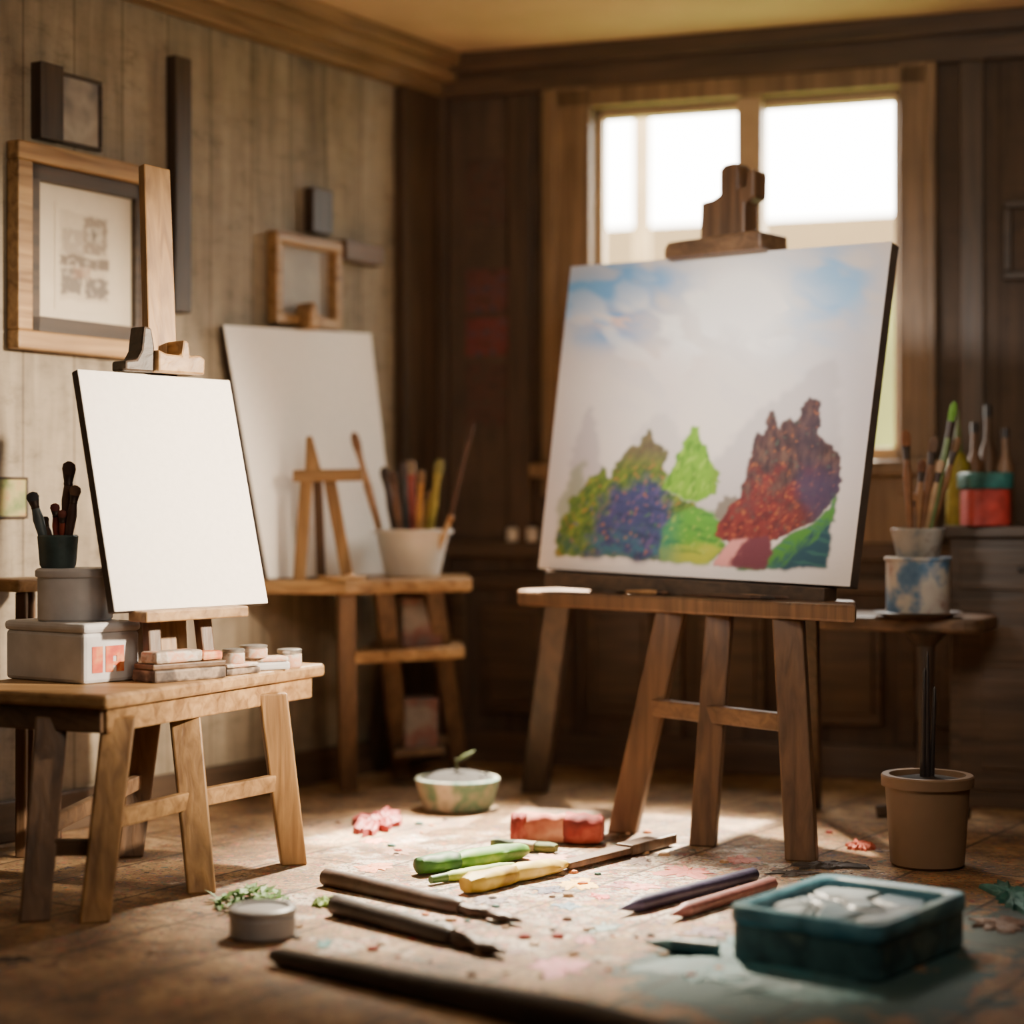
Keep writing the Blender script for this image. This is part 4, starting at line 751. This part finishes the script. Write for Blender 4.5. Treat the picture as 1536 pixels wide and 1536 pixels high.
S=[(565,1240,32,13,(140,52,50),0.03,'lumpy red'),(486,1356,16,6,(110,140,50),0.012,'small green'),
(840,1452,38,13,(176,80,104),0.003,'dusty pink'),(1130,1438,120,30,(32,88,98),0.006,'large teal'),(1060,1452,64,16,(40,98,106),0.005,'teal'),(1190,1470,110,20,(36,78,86),0.005,'dark teal'),(1230,1492,90,12,(46,96,104),0.004,'streaky teal'),(1515,1350,30,22,(44,96,90),0.02,'teal lumpy'),(1500,1388,50,12,(84,58,44),0.008,'brown'),
(1030,1308,36,9,(170,80,66),0.003,'coral red'),(865,1326,24,8,(220,176,70),0.003,'yellow'),(820,1290,40,9,(200,140,120),0.003,'pale pink'),(825,1336,20,5,(56,52,80),0.003,'dark blue'),(935,1327,16,5,(130,54,62),0.003,'maroon'),(1290,1272,18,6,(170,76,54),0.014,'orange-red'),
(560,1302,26,6,(196,120,80),0.003,'tan orange'),(600,1278,22,5,(150,110,86),0.003,'brown'),(488,1416,12,6,(50,116,116),0.003,'small teal'),(905,1392,22,7,(110,134,134),0.003,'pale blue-grey'),(960,1292,20,5,(84,60,52),0.003,'dark brown'),(1060,1398,26,7,(96,64,80),0.003,'mauve'),(735,1352,26,6,(84,64,72),0.003,'plum grey'),
(1110,1290,22,5,(170,94,74),0.003,'rust'),(770,1428,20,5,(120,84,74),0.003,'brown'),(20,1440,24,5,(60,46,36),0.004,'dark brown'),(1190,1310,40,5,(74,64,58),0.004,'charcoal'),(1240,1300,50,5,(60,52,48),0.01,'charcoal lumpy'),
(900,1345,14,4,(190,60,60),0.003,'bright red'),(850,1360,18,5,(80,110,130),0.003,'slate blue'),(640,1350,16,5,(190,90,70),0.003,'rust red'),(960,1330,22,5,(190,110,100),0.003,'rose'),(1000,1345,14,4,(70,50,60),0.003,'dark plum'),(720,1300,12,3,(200,110,60),0.003,'orange'),(880,1410,16,5,(160,70,80),0.003,'raspberry'),
(240,1430,18,4,(110,84,60),0.003,'brown'),(330,1470,14,5,(96,70,54),0.003,'dark tan'),(620,1470,18,5,(110,80,66),0.003,'dull brown'),(560,1262,16,3,(190,110,80),0.003,'terracotta')]
for s_ in S: splat(*s_)
gc=F(372,1356); e=thing('paint_clump',gc,'ragged bright green clump of paint shavings on floor','paint clump')
vs=[];fs=[]
for k in range(150):
    a=random.uniform(0,2*math.pi); r_=random.random()**0.7; x=gc.x+0.085*r_*math.cos(a); y=gc.y+0.13*r_*math.sin(a); L_=random.uniform(0.015,0.045); b_=random.uniform(0,6.28); w_=random.uniform(0.006,0.013); z=0.001+0.035*(1-r_)*random.random()
    u_=V(math.cos(b_),math.sin(b_),random.uniform(0,0.6))*L_; s_=V(-math.sin(b_),math.cos(b_),0)*w_; c_=V(x,y,z); i=len(vs)
    vs+=[c_,c_+u_*0.5+s_+V(0,0,.006),c_+u_,c_+u_*0.5-s_+V(0,0,.002)]; fs.append((i,i+1,i+2,i+3))
mesh_obj('shavings',vs,fs,mc((80,124,44),0.6),e,0)
cm=[(150,60,54),(60,50,48),(190,150,110),(70,110,104),(160,130,100),(110,84,66),(200,120,70)]
for k in range(100):
    px=random.gauss(800,300); py=random.uniform(1225,1470)
    if px<440 or px>1300: continue
    c=F(px,py); r_=random.uniform(0.004,0.012); vs=[];fs=[];n=8; sd=k*3.1
    for rr,z in ((1,0.0005),(0.8,r_*0.7),(0.3,r_*0.95)):
        for i in range(n):
            a=2*math.pi*i/n; q=1+0.5*noise.noise((math.cos(a)+sd,math.sin(a),z*50)); vs.append(V(c.x+r_*1.4*q*rr*math.cos(a),c.y+r_*q*rr*math.sin(a),z))
    for r in range(2): fs+=[(r*n+i,r*n+(i+1)%n,(r+1)*n+(i+1)%n,(r+1)*n+i) for i in range(n)]
    fs.append(tuple(range(n))[::-1]); fs.append(tuple(range(2*n,3*n)))
    tag(mesh_obj('paint_crumb',vs,fs,mc(cm[k%7],0.8),None,0),'small dried crumb of paint on the floor','paint crumb','paint crumbs on the floor')
# ------------------------------------------------------------ lights
def spot(name,loc,tgt,power,col,size,angle,blend=0.6):
    l=bpy.data.lights.new(name,'SPOT'); l.energy=power; l.color=col; l.shadow_soft_size=size; l.spot_size=math.radians(angle); l.spot_blend=blend
    o=bpy.data.objects.new(name,l); COL.objects.link(o); o.location=loc; o.rotation_euler=(Vector(tgt)-Vector(loc)).to_track_quat('-Z','Y').to_euler(); return o
def area(name,loc,tgt,power,col,size):
    l=bpy.data.lights.new(name,'AREA'); l.energy=power; l.color=col; l.size=size
    o=bpy.data.objects.new(name,l); COL.objects.link(o); o.location=loc; o.rotation_euler=(Vector(tgt)-Vector(loc)).to_track_quat('-Z','Y').to_euler(); return o
spot('key_spot',(2.3,3.9,1.95),(-0.98,5.2,0.93),2800,(1.0,0.82,0.60),0.09,35,1.0)
spot('floor_spot',(0.1,6.7,2.55),(0.12,5.08,0),5600,(1.0,0.84,0.62),0.08,42,1.0)
spot('canvas_spot',(-1.3,2.2,2.35),(0.66,5.6,1.35),1000,(1.0,0.97,0.93),0.35,20,1.0)
area('ceiling_area',(0.8,3.0,1.9),(0.2,6.0,2.68),28,(1.0,0.84,0.64),0.8)
area('fill_area',(0.2,2.2,2.5),(0.4,6.0,0.9),14,(1.0,0.88,0.72),1.2)
l=bpy.data.lights.new('sun','SUN'); l.energy=55; l.color=(1,0.88,0.68); l.angle=math.radians(1.5); o=bpy.data.objects.new('sun',l); COL.objects.link(o); o.rotation_euler=V(-0.42,-0.70,-1.0).to_track_quat('-Z','Y').to_euler(); o.location=(2,9,6)
w=bpy.data.worlds.new('World'); bpy.context.scene.world=w; w.use_nodes=True
bg=w.node_tree.nodes['Background']; bg.inputs[0].default_value=(1.0,0.95,0.86,1); bg.inputs[1].default_value=19.0
cam=bpy.data.cameras.new('Camera'); co=bpy.data.objects.new('Camera',cam); COL.objects.link(co); co.location=(0,0,H); co.rotation_euler=(math.radians(90),0,0)
cam.sensor_width=36; cam.lens=FP/1536*36; cam.dof.use_dof=True; cam.dof.focus_distance=4.9; cam.dof.aperture_fstop=0.85
bpy.context.scene.camera=co
